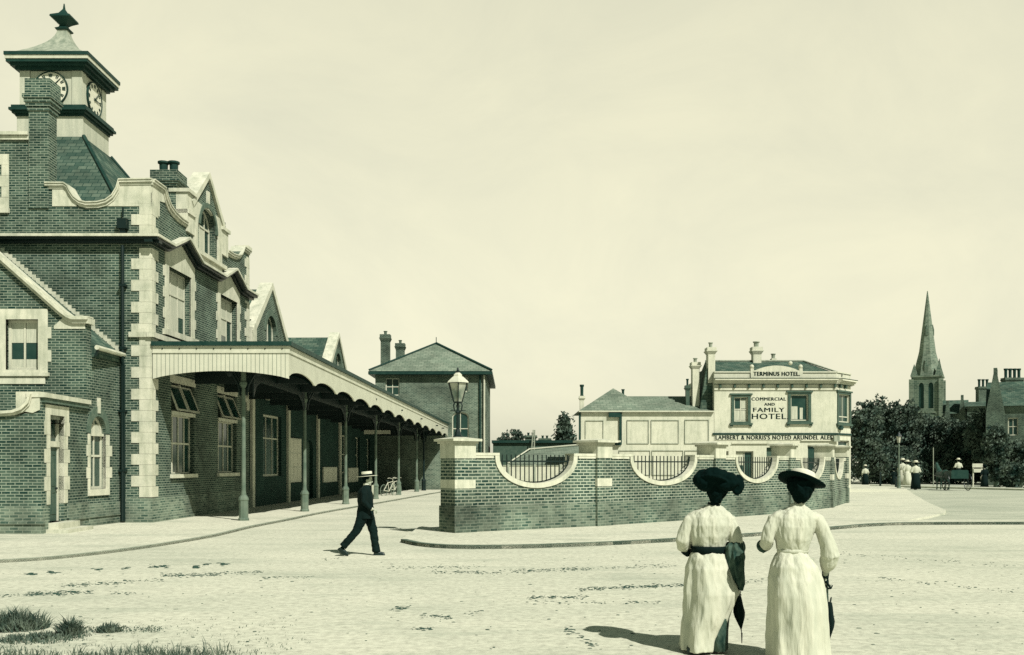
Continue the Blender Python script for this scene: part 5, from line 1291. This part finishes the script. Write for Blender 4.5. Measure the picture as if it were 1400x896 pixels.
# ---------------- woman with the tilted brimmed hat
wr = P('person', 1088, 905, 'woman in plain white dress with a tilted brimmed hat and dark gloves', 'two women walking away', R(-3))
b = MB()
hp = head(b, (.045, .03, 1.555), 1.0, R(-8))
b.tube([(.01, -.01, 1.33), (.025, 0, 1.42), (.04, .01, 1.5)], [.06, .05, .052], 12)
b.loft([(-.03, 0, .95, .14, .10), (-.03, 0, 1.05, .12, .09), (-.01, 0, 1.25, .16, .1), (0, 0, 1.36, .16, .085), (.01, 0, 1.41, .07, .06)], 20)
for x, y0 in ((-.06, .08), (.09, -.08)):
    b.tube([(x, 0, .95), (x, y0 * .5, .5), (x, y0, .10)], [.085, .06, .04], 12)
    b.tube([(x, y0 - .02, .05), (x, y0 + .09, .035), (x, y0 + .15, .03)], [.035, .032, .022], 10)
b.tube([(-.19, 0, 1.33), (-.28, -.01, 1.09), (-.26, .17, 1.06)], [.05, .04, .028], 10); hand(b, (-.26, .17, 1.06), (.3, 1, .1), (0, 0, 1), .95)
b.tube([(.2, 0, 1.33), (.31, -.02, 1.0), (.295, .05, .80), (.295, .06, .76)], [.05, .04, .03, .026], 10); hand(b, (.296, .06, .765), (0.02, .1, -1), (-1, 0, 0), .95, 1.0)
b.build('body', M['skin'], wr, local=True, remesh=.007, uv=False, sm_iter=1)
face_details(wr, hp)
b = MB(); b.loft([(.035, -.05, 1.455, .04, .032), (.036, -.05, 1.475, .058, .05), (.038, -.05, 1.505, .08, .07), (.042, -.045, 1.55, .108, .095), (.045, -.03, 1.60, .13, .12), (.045, -.02, 1.65, .135, .13), (.05, -.01, 1.69, .11, .11)], 28)
crumple(b.build('hair', M['hair'], wr, local=True, remesh=.008, uv=False), .012, (22, 22, 16), 9)
Rt = Matrix.Rotation(R(15), 3, 'Y') @ Matrix.Rotation(R(-15), 3, 'X')
hc = Vector((.055, -.01, 1.655)); n = 48
b = MB(); top_, bot_ = [], []
def brimpt(r, q, dz): return hc + Rt @ Vector((r * math.cos(q) * 1.02, r * math.sin(q) * .92, dz + .012 * math.sin(2 * q)))
vs = [brimpt(rr_, 2 * math.pi * j / n, dz) for rr_, dz in ((.222, -.004), (.10, -.02), (.10, .012), (.222, .008)) for j in range(n)]
b.add(vs, [(i * n + j, i * n + (j + 1) % n, ((i + 1) % 4) * n + (j + 1) % n, ((i + 1) % 4) * n + j) for i in range(4) for j in range(n)])
b.build('hat_brim', M['hatdark'], wr, local=True, uv=False, smooth=True)
b = MB(); b.loft([(0, 0, .0, .12, .12), (0, 0, .05, .122, .12), (0, 0, .085, .11, .108), (0, 0, .1, .07, .07)], 28)
b.v = [tuple(hc + Rt @ Vector(v)) for v in b.v]; b.build('hat_crown', M['straw'], wr, local=True, uv=False, smooth=True)
b = MB(); b.loft([(0, 0, .012, .1235, .1225), (0, 0, .02, .128, .126), (0, 0, .042, .127, .125), (0, 0, .047, .12, .12)], 28); b.v = [tuple(hc + Rt @ Vector(v)) for v in b.v]; b.build('hat_band', M['straw'], wr, local=True, uv=False, smooth=True)
b = MB()
b.loft([(-.03, 0, 1.01, .142, .10), (-.03, 0, 1.05, .155, .115), (-.025, -.01, 1.13, .178, .135), (-.015, -.015, 1.24, .20, .14), (-.005, -.01, 1.32, .212, .125), (0, 0, 1.37, .185, .10), (.01, 0, 1.40, .12, .08), (.015, 0, 1.425, .07, .062), (.02, 0, 1.45, .06, .056)], 40, bl)
b.tube([(-.14, 0, 1.335), (-.205, -.01, 1.29), (-.25, -.02, 1.21), (-.275, -.02, 1.12), (-.275, .02, 1.075), (-.265, .1, 1.06)], [.06, .07, .062, .062, .062, .055], 16)
b.tube([(.14, 0, 1.335), (.205, -.01, 1.29), (.255, -.02, 1.20), (.295, -.03, 1.08), (.315, -.03, .98), (.31, .01, .90), (.298, .05, .83)], [.06, .072, .07, .075, .092, .08, .042], 16)
crumple(b.build('bodice', M['cloth_w'], wr, local=True, remesh=.008, uv=False, sm_iter=2), .009, (19, 19, 6), 8)
b = MB(); b.tube([(-.30, .07, 1.055), (-.285, .15, 1.04), (-.26, .2, 1.05)], [.062, .055, .04], 14); b.tube([(-.36, .05, 1.05), (-.3, .05, 1.01), (-.24, .09, 1.03)], [.01, .025, .02], 8); b.build('cuff', M['cloth_m'], wr, local=True, remesh=.01, uv=False)
b = MB(); b.tube([(.298, .055, .83), (.296, .06, .76)], [.036, .032], 12); hand(b, (.296, .06, .77), (0.02, .1, -1), (-1, 0, 0), 1.06, 1.0); b.build('glove', M['cloth_d'], wr, local=True, remesh=.006, uv=False)
b = MB(); b.loft([(-.03, 0, .995, .146, .104), (-.03, 0, 1.015, .15, .108), (-.03, 0, 1.035, .148, .106)], 36); b.build('belt', M['cloth_w'], wr, local=True, uv=False, smooth=True)
f = folds(6, .008, .10, 12)
def pleat(t, q): return f(t, q) * (1 - .05 * math.exp(-((q - 4.55) / .06) ** 2) * max(0, 1 - t * 1.6) - .04 * math.exp(-((q - 4.85) / .06) ** 2) * max(0, 1 - t * 1.6))
rings = [(-.03, 0, 1.005, .142, .105), (-.03, -.01, .96, .172, .14), (-.025, -.025, .88, .215, .185), (-.01, -.03, .76, .248, .215), (0, -.03, .62, .265, .235), (.01, -.02, .45, .272, .25), (.02, -.01, .3, .276, .265), (.025, 0, .15, .282, .28), (.03, 0, .03, .29, .295)]
b = MB(); b.loft(dense(rings, 8), 120, pleat); crumple(b.build('skirt', M['cloth_w2'], wr, local=True, uv=False, smooth=True), .014, (9, 9, 3.0), 5)
wr.scale = (.95, .97, 1.0)
umbrella(ROOT[wr.name].x + .31, ROOT[wr.name].y + .03, .07, .54, .056, 'broader furled umbrella hanging from the gloved hand of the woman in the tilted hat', tilt=-.012)

# ---------------- man in the straw hat (walks to +X)
mn = P('person', 500, 760, 'man in dark suit and straw boater striding across the forecourt', None, R(-90))
b = MB()
hp = head(b, (0, .04, 1.50), .98, 0, R(-8))
b.tube([(0, .0, 1.32), (0, .02, 1.44)], [.062, .055], 12)
b.loft([(0, 0, .88, .15, .11), (0, 0, 1.05, .15, .11), (0, 0, 1.25, .18, .12), (0, 0, 1.34, .16, .09), (0, 0, 1.38, .07, .06)], 20)
hipL, kneeL, ankL = (-.09, .0, .88), (-.09, .14, .48), (-.09, .20, .085)
hipR, kneeR, ankR = (.09, -.02, .88), (.09, -.17, .50), (.09, -.42, .20)
b.tube([hipL, kneeL, ankL], [.085, .058, .04], 12); b.tube([hipR, kneeR, ankR], [.085, .058, .04], 12)
b.tube([(-.19, 0, 1.31), (-.235, -.07, 1.07), (-.21, -.02, .86)], [.05, .04, .028], 10); hand(b, (-.21, -.02, .86), (0, .3, -1), (1, 0, 0), .95, .5)
b.tube([(.19, 0, 1.31), (.245, .01, 1.06), (.20, .16, .93)], [.05, .04, .028], 10); hand(b, (.20, .16, .93), (-.1, 1, -.25), (0, 0, 1), 1.0, .9, -1)
b.build('body', M['skin'], mn, local=True, remesh=.008, uv=False, sm_iter=1); face_details(mn, hp, .98)
b = MB(); b.tube([hp(-.03, .088, -.05), hp(0, .098, -.046), hp(.03, .088, -.05)], [.006, .011, .006], 8); b.build('moustache', M['hair'], mn, local=True, uv=False)
b = MB(); b.ball(hp(0, -.022, .035), .103, 16, 12, (.80, .92, .92)); b.ball(hp(0, -.06, -.03), .06, 12, 9, (1, .6, .9)); b.build('hair', M['hair'], mn, local=True, remesh=.01, uv=False)
b = MB()
def jk(t, q): return 1 + .02 * math.sin(5 * q + 4 * t)
b.loft([(0, -.01, .74, .205, .17), (0, -.01, .85, .20, .165), (0, 0, 1.0, .185, .15), (0, -.005, 1.15, .205, .155), (0, -.01, 1.27, .215, .145), (0, 0, 1.34, .18, .10), (0, .01, 1.385, .085, .07), (0, .015, 1.405, .07, .065)], 32, jk)
b.tube([(-.18, 0, 1.32), (-.225, -.02, 1.24), (-.245, -.07, 1.08), (-.225, -.04, .96), (-.21, -.02, .89)], [.065, .07, .062, .055, .048], 14)
b.tube([(.18, 0, 1.32), (.225, 0, 1.24), (.255, .01, 1.08), (.235, .08, 1.0), (.205, .14, .945)], [.065, .07, .062, .055, .048], 14)
crumple(b.build('jacket', M['cloth_d'], mn, local=True, remesh=.01, uv=False, sm_iter=2), .012, (12, 12, 8), 5)
b = MB(); b.tube([(-.09, 0, .92), (-.09, .07, .70), kneeL, (-.09, .17, .25), (-.09, .20, .07)], [.11, .105, .085, .075, .082], 14)
b.tube([(.09, -.01, .92), (.09, -.08, .70), kneeR, (.09, -.32, .32), (.09, -.44, .19)], [.11, .105, .085, .075, .078], 14); b.ball((0, 0, .92), .145, 14, 10, (1.0, .8, .7))
b.build('trousers', M['cloth_d'], mn, local=True, remesh=.011, uv=False, sm_iter=2); crumple(bpy.data.objects['trousers'], .010, (10, 10, 14), 2)
b = MB(); b.tube([(-.09, .15, .055), (-.09, .24, .045), (-.09, .36, .03)], [.045, .042, .026], 10); b.box(Fr(-.09, .25, 1, 0), -.04, .04, 0, .018, -.12, .12); b.build('shoe', M['leather'], mn, local=True, remesh=.008, uv=False)
b = MB(); b.tube([(.09, -.49, .17), (.09, -.42, .10), (.09, -.34, .03)], [.045, .042, .026], 10); b.tube([(.09, -.53, .15), (.09, -.43, .05), (.09, -.33, .012)], [.03, .03, .018], 8); b.build('shoe', M['leather'], mn, local=True, remesh=.008, uv=False)
b = MB(); b.tube([(0, .012, 1.385), (0, .022, 1.435)], [.066, .064], 16); b.build('collar', M['cloth_w'], mn, local=True, uv=False, smooth=True)
b = MB(); b.prism(Fr(0, .155, 1, 0), [(-.035, 1.40), (.05, 1.40), (.035, 1.24), (0, 1.20), (-.02, 1.24)], -.0, .03); b.build('shirt_front', M['cloth_w'], mn, local=True, uv=False)
b = MB(); b.tube([(.205, .14, .945), (.198, .165, .925)], [.034, .034], 10); b.build('cuff', M['cloth_w'], mn, local=True, uv=False, smooth=True)
Rh = Matrix.Rotation(R(5), 3, 'X'); hc = Vector((0, .025, 1.575))
def tilted(bb): bb.v = [tuple(hc + Rh @ Vector(v)) for v in bb.v]; return bb
b = MB(); b.loft([(0, 0, 0, .185, .205), (0, 0, .010, .187, .207)], 32); b.loft([(0, 0, .01, .092, .108), (0, 0, .09, .09, .105), (0, 0, .098, .082, .097)], 28); tilted(b).build('boater', M['straw'], mn, local=True, uv=False)
b = MB(); b.loft([(0, 0, .012, .0955, .1115), (0, 0, .046, .0955, .1115)], 28); tilted(b).build('hat_band', M['cloth_d'], mn, local=True, uv=False)

# ---------------- far figures
def far_person(x, yf, hpx, label, top='cloth_w', bottom='cloth_w', hat='straw', arms='down', group='people on the far footway', seated=False, z=0, fix=None, hs=1.0):
    p = ground(x, yf) if fix is None else Vector(fix); hgt = hpx / F * p.y; s = hgt / 1.72
    t = thing('person', (p.x, p.y, z), label, 'person', group)
    def V(a, c, d): return (a * s, c * s, d * s)
    b = MB(); head(b, V(0, 0, 1.50), s); b.tube([V(0, 0, 1.3), V(0, 0, 1.44)], [.06 * s, .05 * s], 8)
    b.loft([V(0, 0, .9) + (.13 * s, .1 * s), V(0, 0, 1.1) + (.12 * s, .09 * s), V(0, 0, 1.32) + (.16 * s, .09 * s), V(0, 0, 1.38) + (.06 * s, .06 * s)], 14)
    for q in (-1, 1):
        b.tube([V(q * .08, 0, .92), V(q * .08, q * .06, .5), V(q * .08, q * .1, .08)], [.08 * s, .06 * s, .04 * s], 8); b.tube([V(q * .08, q * .1 - .02, .04), V(q * .08, q * .1 + .15, .03)], [.035 * s, .025 * s], 8)
        e = V(q * .25, -.02, 1.05); h_ = V(q * .22, .1 if arms == 'down' else .22, .82 if arms == 'down' else 1.02)
        b.tube([V(q * .17, 0, 1.31), e, h_], [.045 * s, .036 * s, .026 * s], 8); hand(b, h_, (0, .2 if arms == 'down' else 1, -1 if arms == 'down' else 0), (q, 0, 0), s)
    b.build('body', M['skin'], t, local=True, remesh=.022 * s, uv=False)
    b = MB(); b.loft([V(0, 0, .96) + (.15 * s, .12 * s), V(0, 0, 1.15) + (.19 * s, .14 * s), V(0, 0, 1.29) + (.2 * s, .12 * s), V(0, 0, 1.38) + (.08 * s, .07 * s)], 20)
    for q in (-1, 1):
        e = V(q * .25, -.02, 1.05); h_ = V(q * .22, .08 if arms == 'down' else .2, .87 if arms == 'down' else 1.02); b.tube([V(q * .15, 0, 1.30), e, h_], [.075 * s, .07 * s, .045 * s], 10)
    b.build('blouse', M[top], t, local=True, remesh=.02 * s, uv=False)
    b = MB(); b.loft([V(0, 0, .99) + (.14 * s, .11 * s), V(0, 0, .85) + (.2 * s, .17 * s), V(0, 0, .5) + (.24 * s, .22 * s), V(0, 0, .05) + (.27 * s, .27 * s)], 36, folds(7, .01, .07, int(x))); b.build('skirt', M[bottom], t, local=True, uv=False, smooth=True)
    b = MB(); b.loft([V(0, 0, 1.58) + (.2 * s * hs, .2 * s * hs), V(0, 0, 1.595) + (.2 * s * hs, .2 * s * hs)], 20); b.loft([V(0, 0, 1.59) + (.12 * s, .12 * s), V(0, 0, 1.68) + (.11 * s, .11 * s), V(0, 0, 1.70) + (.05 * s, .05 * s)], 16); b.build('hat', M[hat], t, local=True, uv=False, smooth=True)
    b = MB(); b.ball(V(0, -.03, 1.52), .1 * s, 12, 8, (.9, .9, .9)); b.build('hair', M['hair'], t, local=True, uv=False, smooth=True)
    return t
far_person(1234, 665, 39, 'woman all in white just right of the far lamp post')
far_person(1240.5, 665.5, 37, 'woman all in white in the middle of the far group by the lamp')
far_person(1252, 670, 41, 'woman in white blouse and dark skirt, nearest of the far group', bottom='cloth_d', arms='fwd')
far_person(1183, 664, 29, 'tiny pale-topped figure left of the thin bollard by the trees', top='cloth_w', bottom='cloth_d')
far_person(1222, 664, 24, 'small figure in a dark skirt at the left of the far lamp post', top='cloth_d', bottom='cloth_d', hat='hatdark')
far_person(1346, 668, 33, 'dark-dressed figure walking past the ivied house', top='cloth_d', bottom='cloth_d', hat='hatdark')

# ---------------- far street furniture
p = ground(1229, 669)
t = thing('street_lamp', (p.x, p.y, 0), 'tall pale lamp post standing on the far footway', 'street lamp')
b = MB(); b.lathe((p.x, p.y, 0), [(.17, 0), (.17, .1), (.12, .2), (.11, .9), (.13, .95), (.07, 1.1), (.05, 3.2), (.08, 3.25), (.04, 3.35), (.06, 3.45)], 10); b.tube([(p.x - .3, p.y, 3.2), (p.x + .3, p.y, 3.2)], .02, 5); b.build('standard', M['post'], t)
b = MB(); b.lathe((p.x, p.y, 3.45), [(.11, 0), (.21, .48)], 6); b.build('lantern_glass', M['glass_lamp'], t)
b = MB(); b.lathe((p.x, p.y, 3.93), [(.27, 0), (.14, .16), (.1, .2), (.03, .3), (.03, .36)], 6)
for k in range(6): b.tube([(p.x + .12 * math.cos(R(60 * k)), p.y + .12 * math.sin(R(60 * k)), 3.45), (p.x + .22 * math.cos(R(60 * k)), p.y + .22 * math.sin(R(60 * k)), 3.93)], .012, 4)
b.build('lantern_hood', M['iron'], t)
p = ground(1226, 667.5)
t = thing('bollard', (p.x - .05, p.y, 0), 'short dark bollard at the foot of the far lamp post', 'bollard'); MB().lathe((p.x - .05, p.y, 0), [(.1, 0), (.09, .6), (.12, .68), (.1, .8), (.03, .9)], 8).build('post', M['iron'], t)
p = ground(1203.5, 666)
t = thing('bollard', (p.x, p.y, 0), 'tall thin dark post standing alone before the trees', 'bollard'); MB().lathe((p.x, p.y, 0), [(.09, 0), (.07, 1.0), (.1, 1.05), (.04, 1.25)], 8).build('post', M['iron'], t)
for x, y0_, y1_ in ((1276, 612, 664),):
    a = at(x, 664, 84); t = thing('thin_pole', (a.x, 84, 0), 'thin pale pole among the dark trees', 'pole'); MB().tube([(a.x, 84, 0), (a.x, 84, at(x, 612, 84).z)], .04, 6).build('pole', M['lead'], t)
a = at(1336, 655, 78)
t = thing('sign_board', (a.x, 78, 0), 'white two-part sign board on posts in front of the shrubbery', 'sign')
b = MB(); z1, z2, z3 = at(0, 634, 78).z, at(0, 640, 78).z, at(0, 646, 78).z
b.wbox(a.x - .42, a.x + .40, 77.9, 77.95, z2 + .04, z1); b.wbox(a.x - .32, a.x + .40, 77.9, 77.95, z3, z2 - .06); b.build('board', M['paint'], t)
b = MB(); b.wbox(a.x - .36, a.x - .28, 77.96, 78.02, 0, z1 - .02); b.wbox(a.x + .3, a.x + .38, 77.96, 78.02, 0, z1 - .02); b.build('sign_post', M['paint'], t)
# small lantern bracket roof by the hotel corner
# horse and trap
hx0 = ground(1310, 671); tx, ty = hx0.x - .1, hx0.y
tr = thing('horse_trap', (tx, ty, 0), 'dark two-wheeled trap seen from behind on the side road', 'carriage')
TF = Fr(tx, ty, 1, 0)
b = MB(); b.wbox(tx - .6, tx + .6, ty - .5, ty + .6, .85, 1.0); b.wbox(tx - .6, tx - .55, ty - .5, ty + .6, 1.0, 1.4); b.wbox(tx + .55, tx + .6, ty - .5, ty + .6, 1.0, 1.4); b.wbox(tx - .55, tx + .55, ty - .5, ty - .45, 1.0, 1.45); b.wbox(tx - .55, tx + .55, ty - .05, ty + .25, 1.0, 1.22); b.build('body', M['dark'], tr)
for q in (-1, 1):
    b = MB(); c = Vector((tx + q * .78, ty, .62)); n = 20
    b.tube([c + Vector((0, math.cos(2 * math.pi * k / n), math.sin(2 * math.pi * k / n))) * .60 for k in range(n + 1)], .03, 6); b.ball(c, .08, 8, 6)
    for k in range(12): a = 2 * math.pi * k / 12; b.tube([c, c + Vector((0, math.cos(a), math.sin(a))) * .58], .015, 4)
    b.build('wheel', M['iron'], tr)
    MB().tube([(tx + q * .5, ty - .3, .85), (tx + q * .5, ty + .9, .95), (tx + q * .32, ty + 3.0, 1.05)], .03, 6).build('shaft', M['iron'], tr)
ho = thing('horse', (tx, ty + 2.2, 0), 'dark horse harnessed between the shafts of the trap', 'horse')
b = MB(); Y0 = ty + 1.5
b.tube([(tx, Y0 - .05, 1.15), (tx, Y0 + .25, 1.17), (tx, Y0 + .8, 1.1), (tx, Y0 + 1.3, 1.15), (tx, Y0 + 1.5, 1.2)], [.2, .3, .29, .3, .2], 14)
b.tube([(tx, Y0 + 1.35, 1.3), (tx, Y0 + 1.6, 1.6), (tx, Y0 + 1.8, 1.85)], [.22, .15, .11], 10); b.tube([(tx, Y0 + 1.75, 1.9), (tx, Y0 + 2.0, 1.75), (tx, Y0 + 2.2, 1.6)], [.12, .09, .06], 10)
for q in (-1, 1):
    b.tube([(tx + q * .05, Y0 + 1.75, 1.95), (tx + q * .07, Y0 + 1.74, 2.08)], [.03, .01], 5)
    b.tube([(tx + q * .14, Y0 + .12, 1.1), (tx + q * .14, Y0 + .3, .8), (tx + q * .14, Y0 + .0, .5), (tx + q * .14, Y0 + .06, .12), (tx + q * .14, Y0 + .1, .02)], [.17, .11, .055, .04, .06], 8)
    b.tube([(tx + q * .14, Y0 + 1.35, 1.05), (tx + q * .14, Y0 + 1.38, .6), (tx + q * .14, Y0 + 1.4, .12), (tx + q * .14, Y0 + 1.43, .02)], [.12, .06, .04, .06], 8)
b.tube([(tx, Y0 - .1, 1.3), (tx, Y0 - .25, 1.0), (tx, Y0 - .22, .6)], [.04, .06, .02], 6)
b.build('body', M['horse'], ho, remesh=.03, uv=False)
dv = far_person(1311, 671, 33, 'driver in white blouse and pale hat seated high on the dark trap', bottom='cloth_d', arms='fwd', group='people on the trap', z=.62, fix=(tx + .12, ty + .02, 0))
# bicycles by the canopy
def bicycle(x, y, label, rz):
    p = ground(x, y); t = thing('bicycle', (p.x, p.y, 0), label, 'bicycle', 'bicycles standing by the canopy posts', rz)
    for c in (-.52, .52):
        b = MB(); n = 24; b.tube([(c + .33 * math.cos(2 * math.pi * k / n), 0, .35 + .33 * math.sin(2 * math.pi * k / n)) for k in range(n + 1)], .022, 6)
        for k in range(10): a = 2 * math.pi * k / 10; b.tube([(c, 0, .35), (c + .33 * math.cos(a), 0, .35 + .33 * math.sin(a))], .006, 4)
        b.build('wheel', M['post'], t, local=True)
    b = MB()
    for a, c in (((-.52, 0, .35), (0, 0, .3)), ((0, 0, .3), (-.15, 0, .85)), ((-.52, 0, .35), (-.13, 0, .78)), ((0, 0, .3), (.36, 0, .78)), ((-.13, 0, .78), (.35, 0, .85)), ((.52, 0, .35), (.34, 0, 1.0))): b.tube([a, c], .02, 6)
    b.build('frame', M['paint'], t, local=True)
    b = MB(); b.tube([(.25, -.28, 1.03), (.32, -.2, 1.05), (.34, 0, 1.0), (.32, .2, 1.05), (.25, .28, 1.03)], .018, 6); b.build('handlebar', M['paint'], t, local=True)
    b = MB(); b.ball((-.17, 0, .9), .1, 10, 6, (1.2, .7, .35)); b.build('saddle', M['leather'], t, local=True, smooth=True)
bicycle(532, 679, 'pale bicycle nearest the striding man, seen almost end-on', R(62))
bicycle(540, 677, 'pale bicycle farther along, beside the fifth canopy post', R(70))
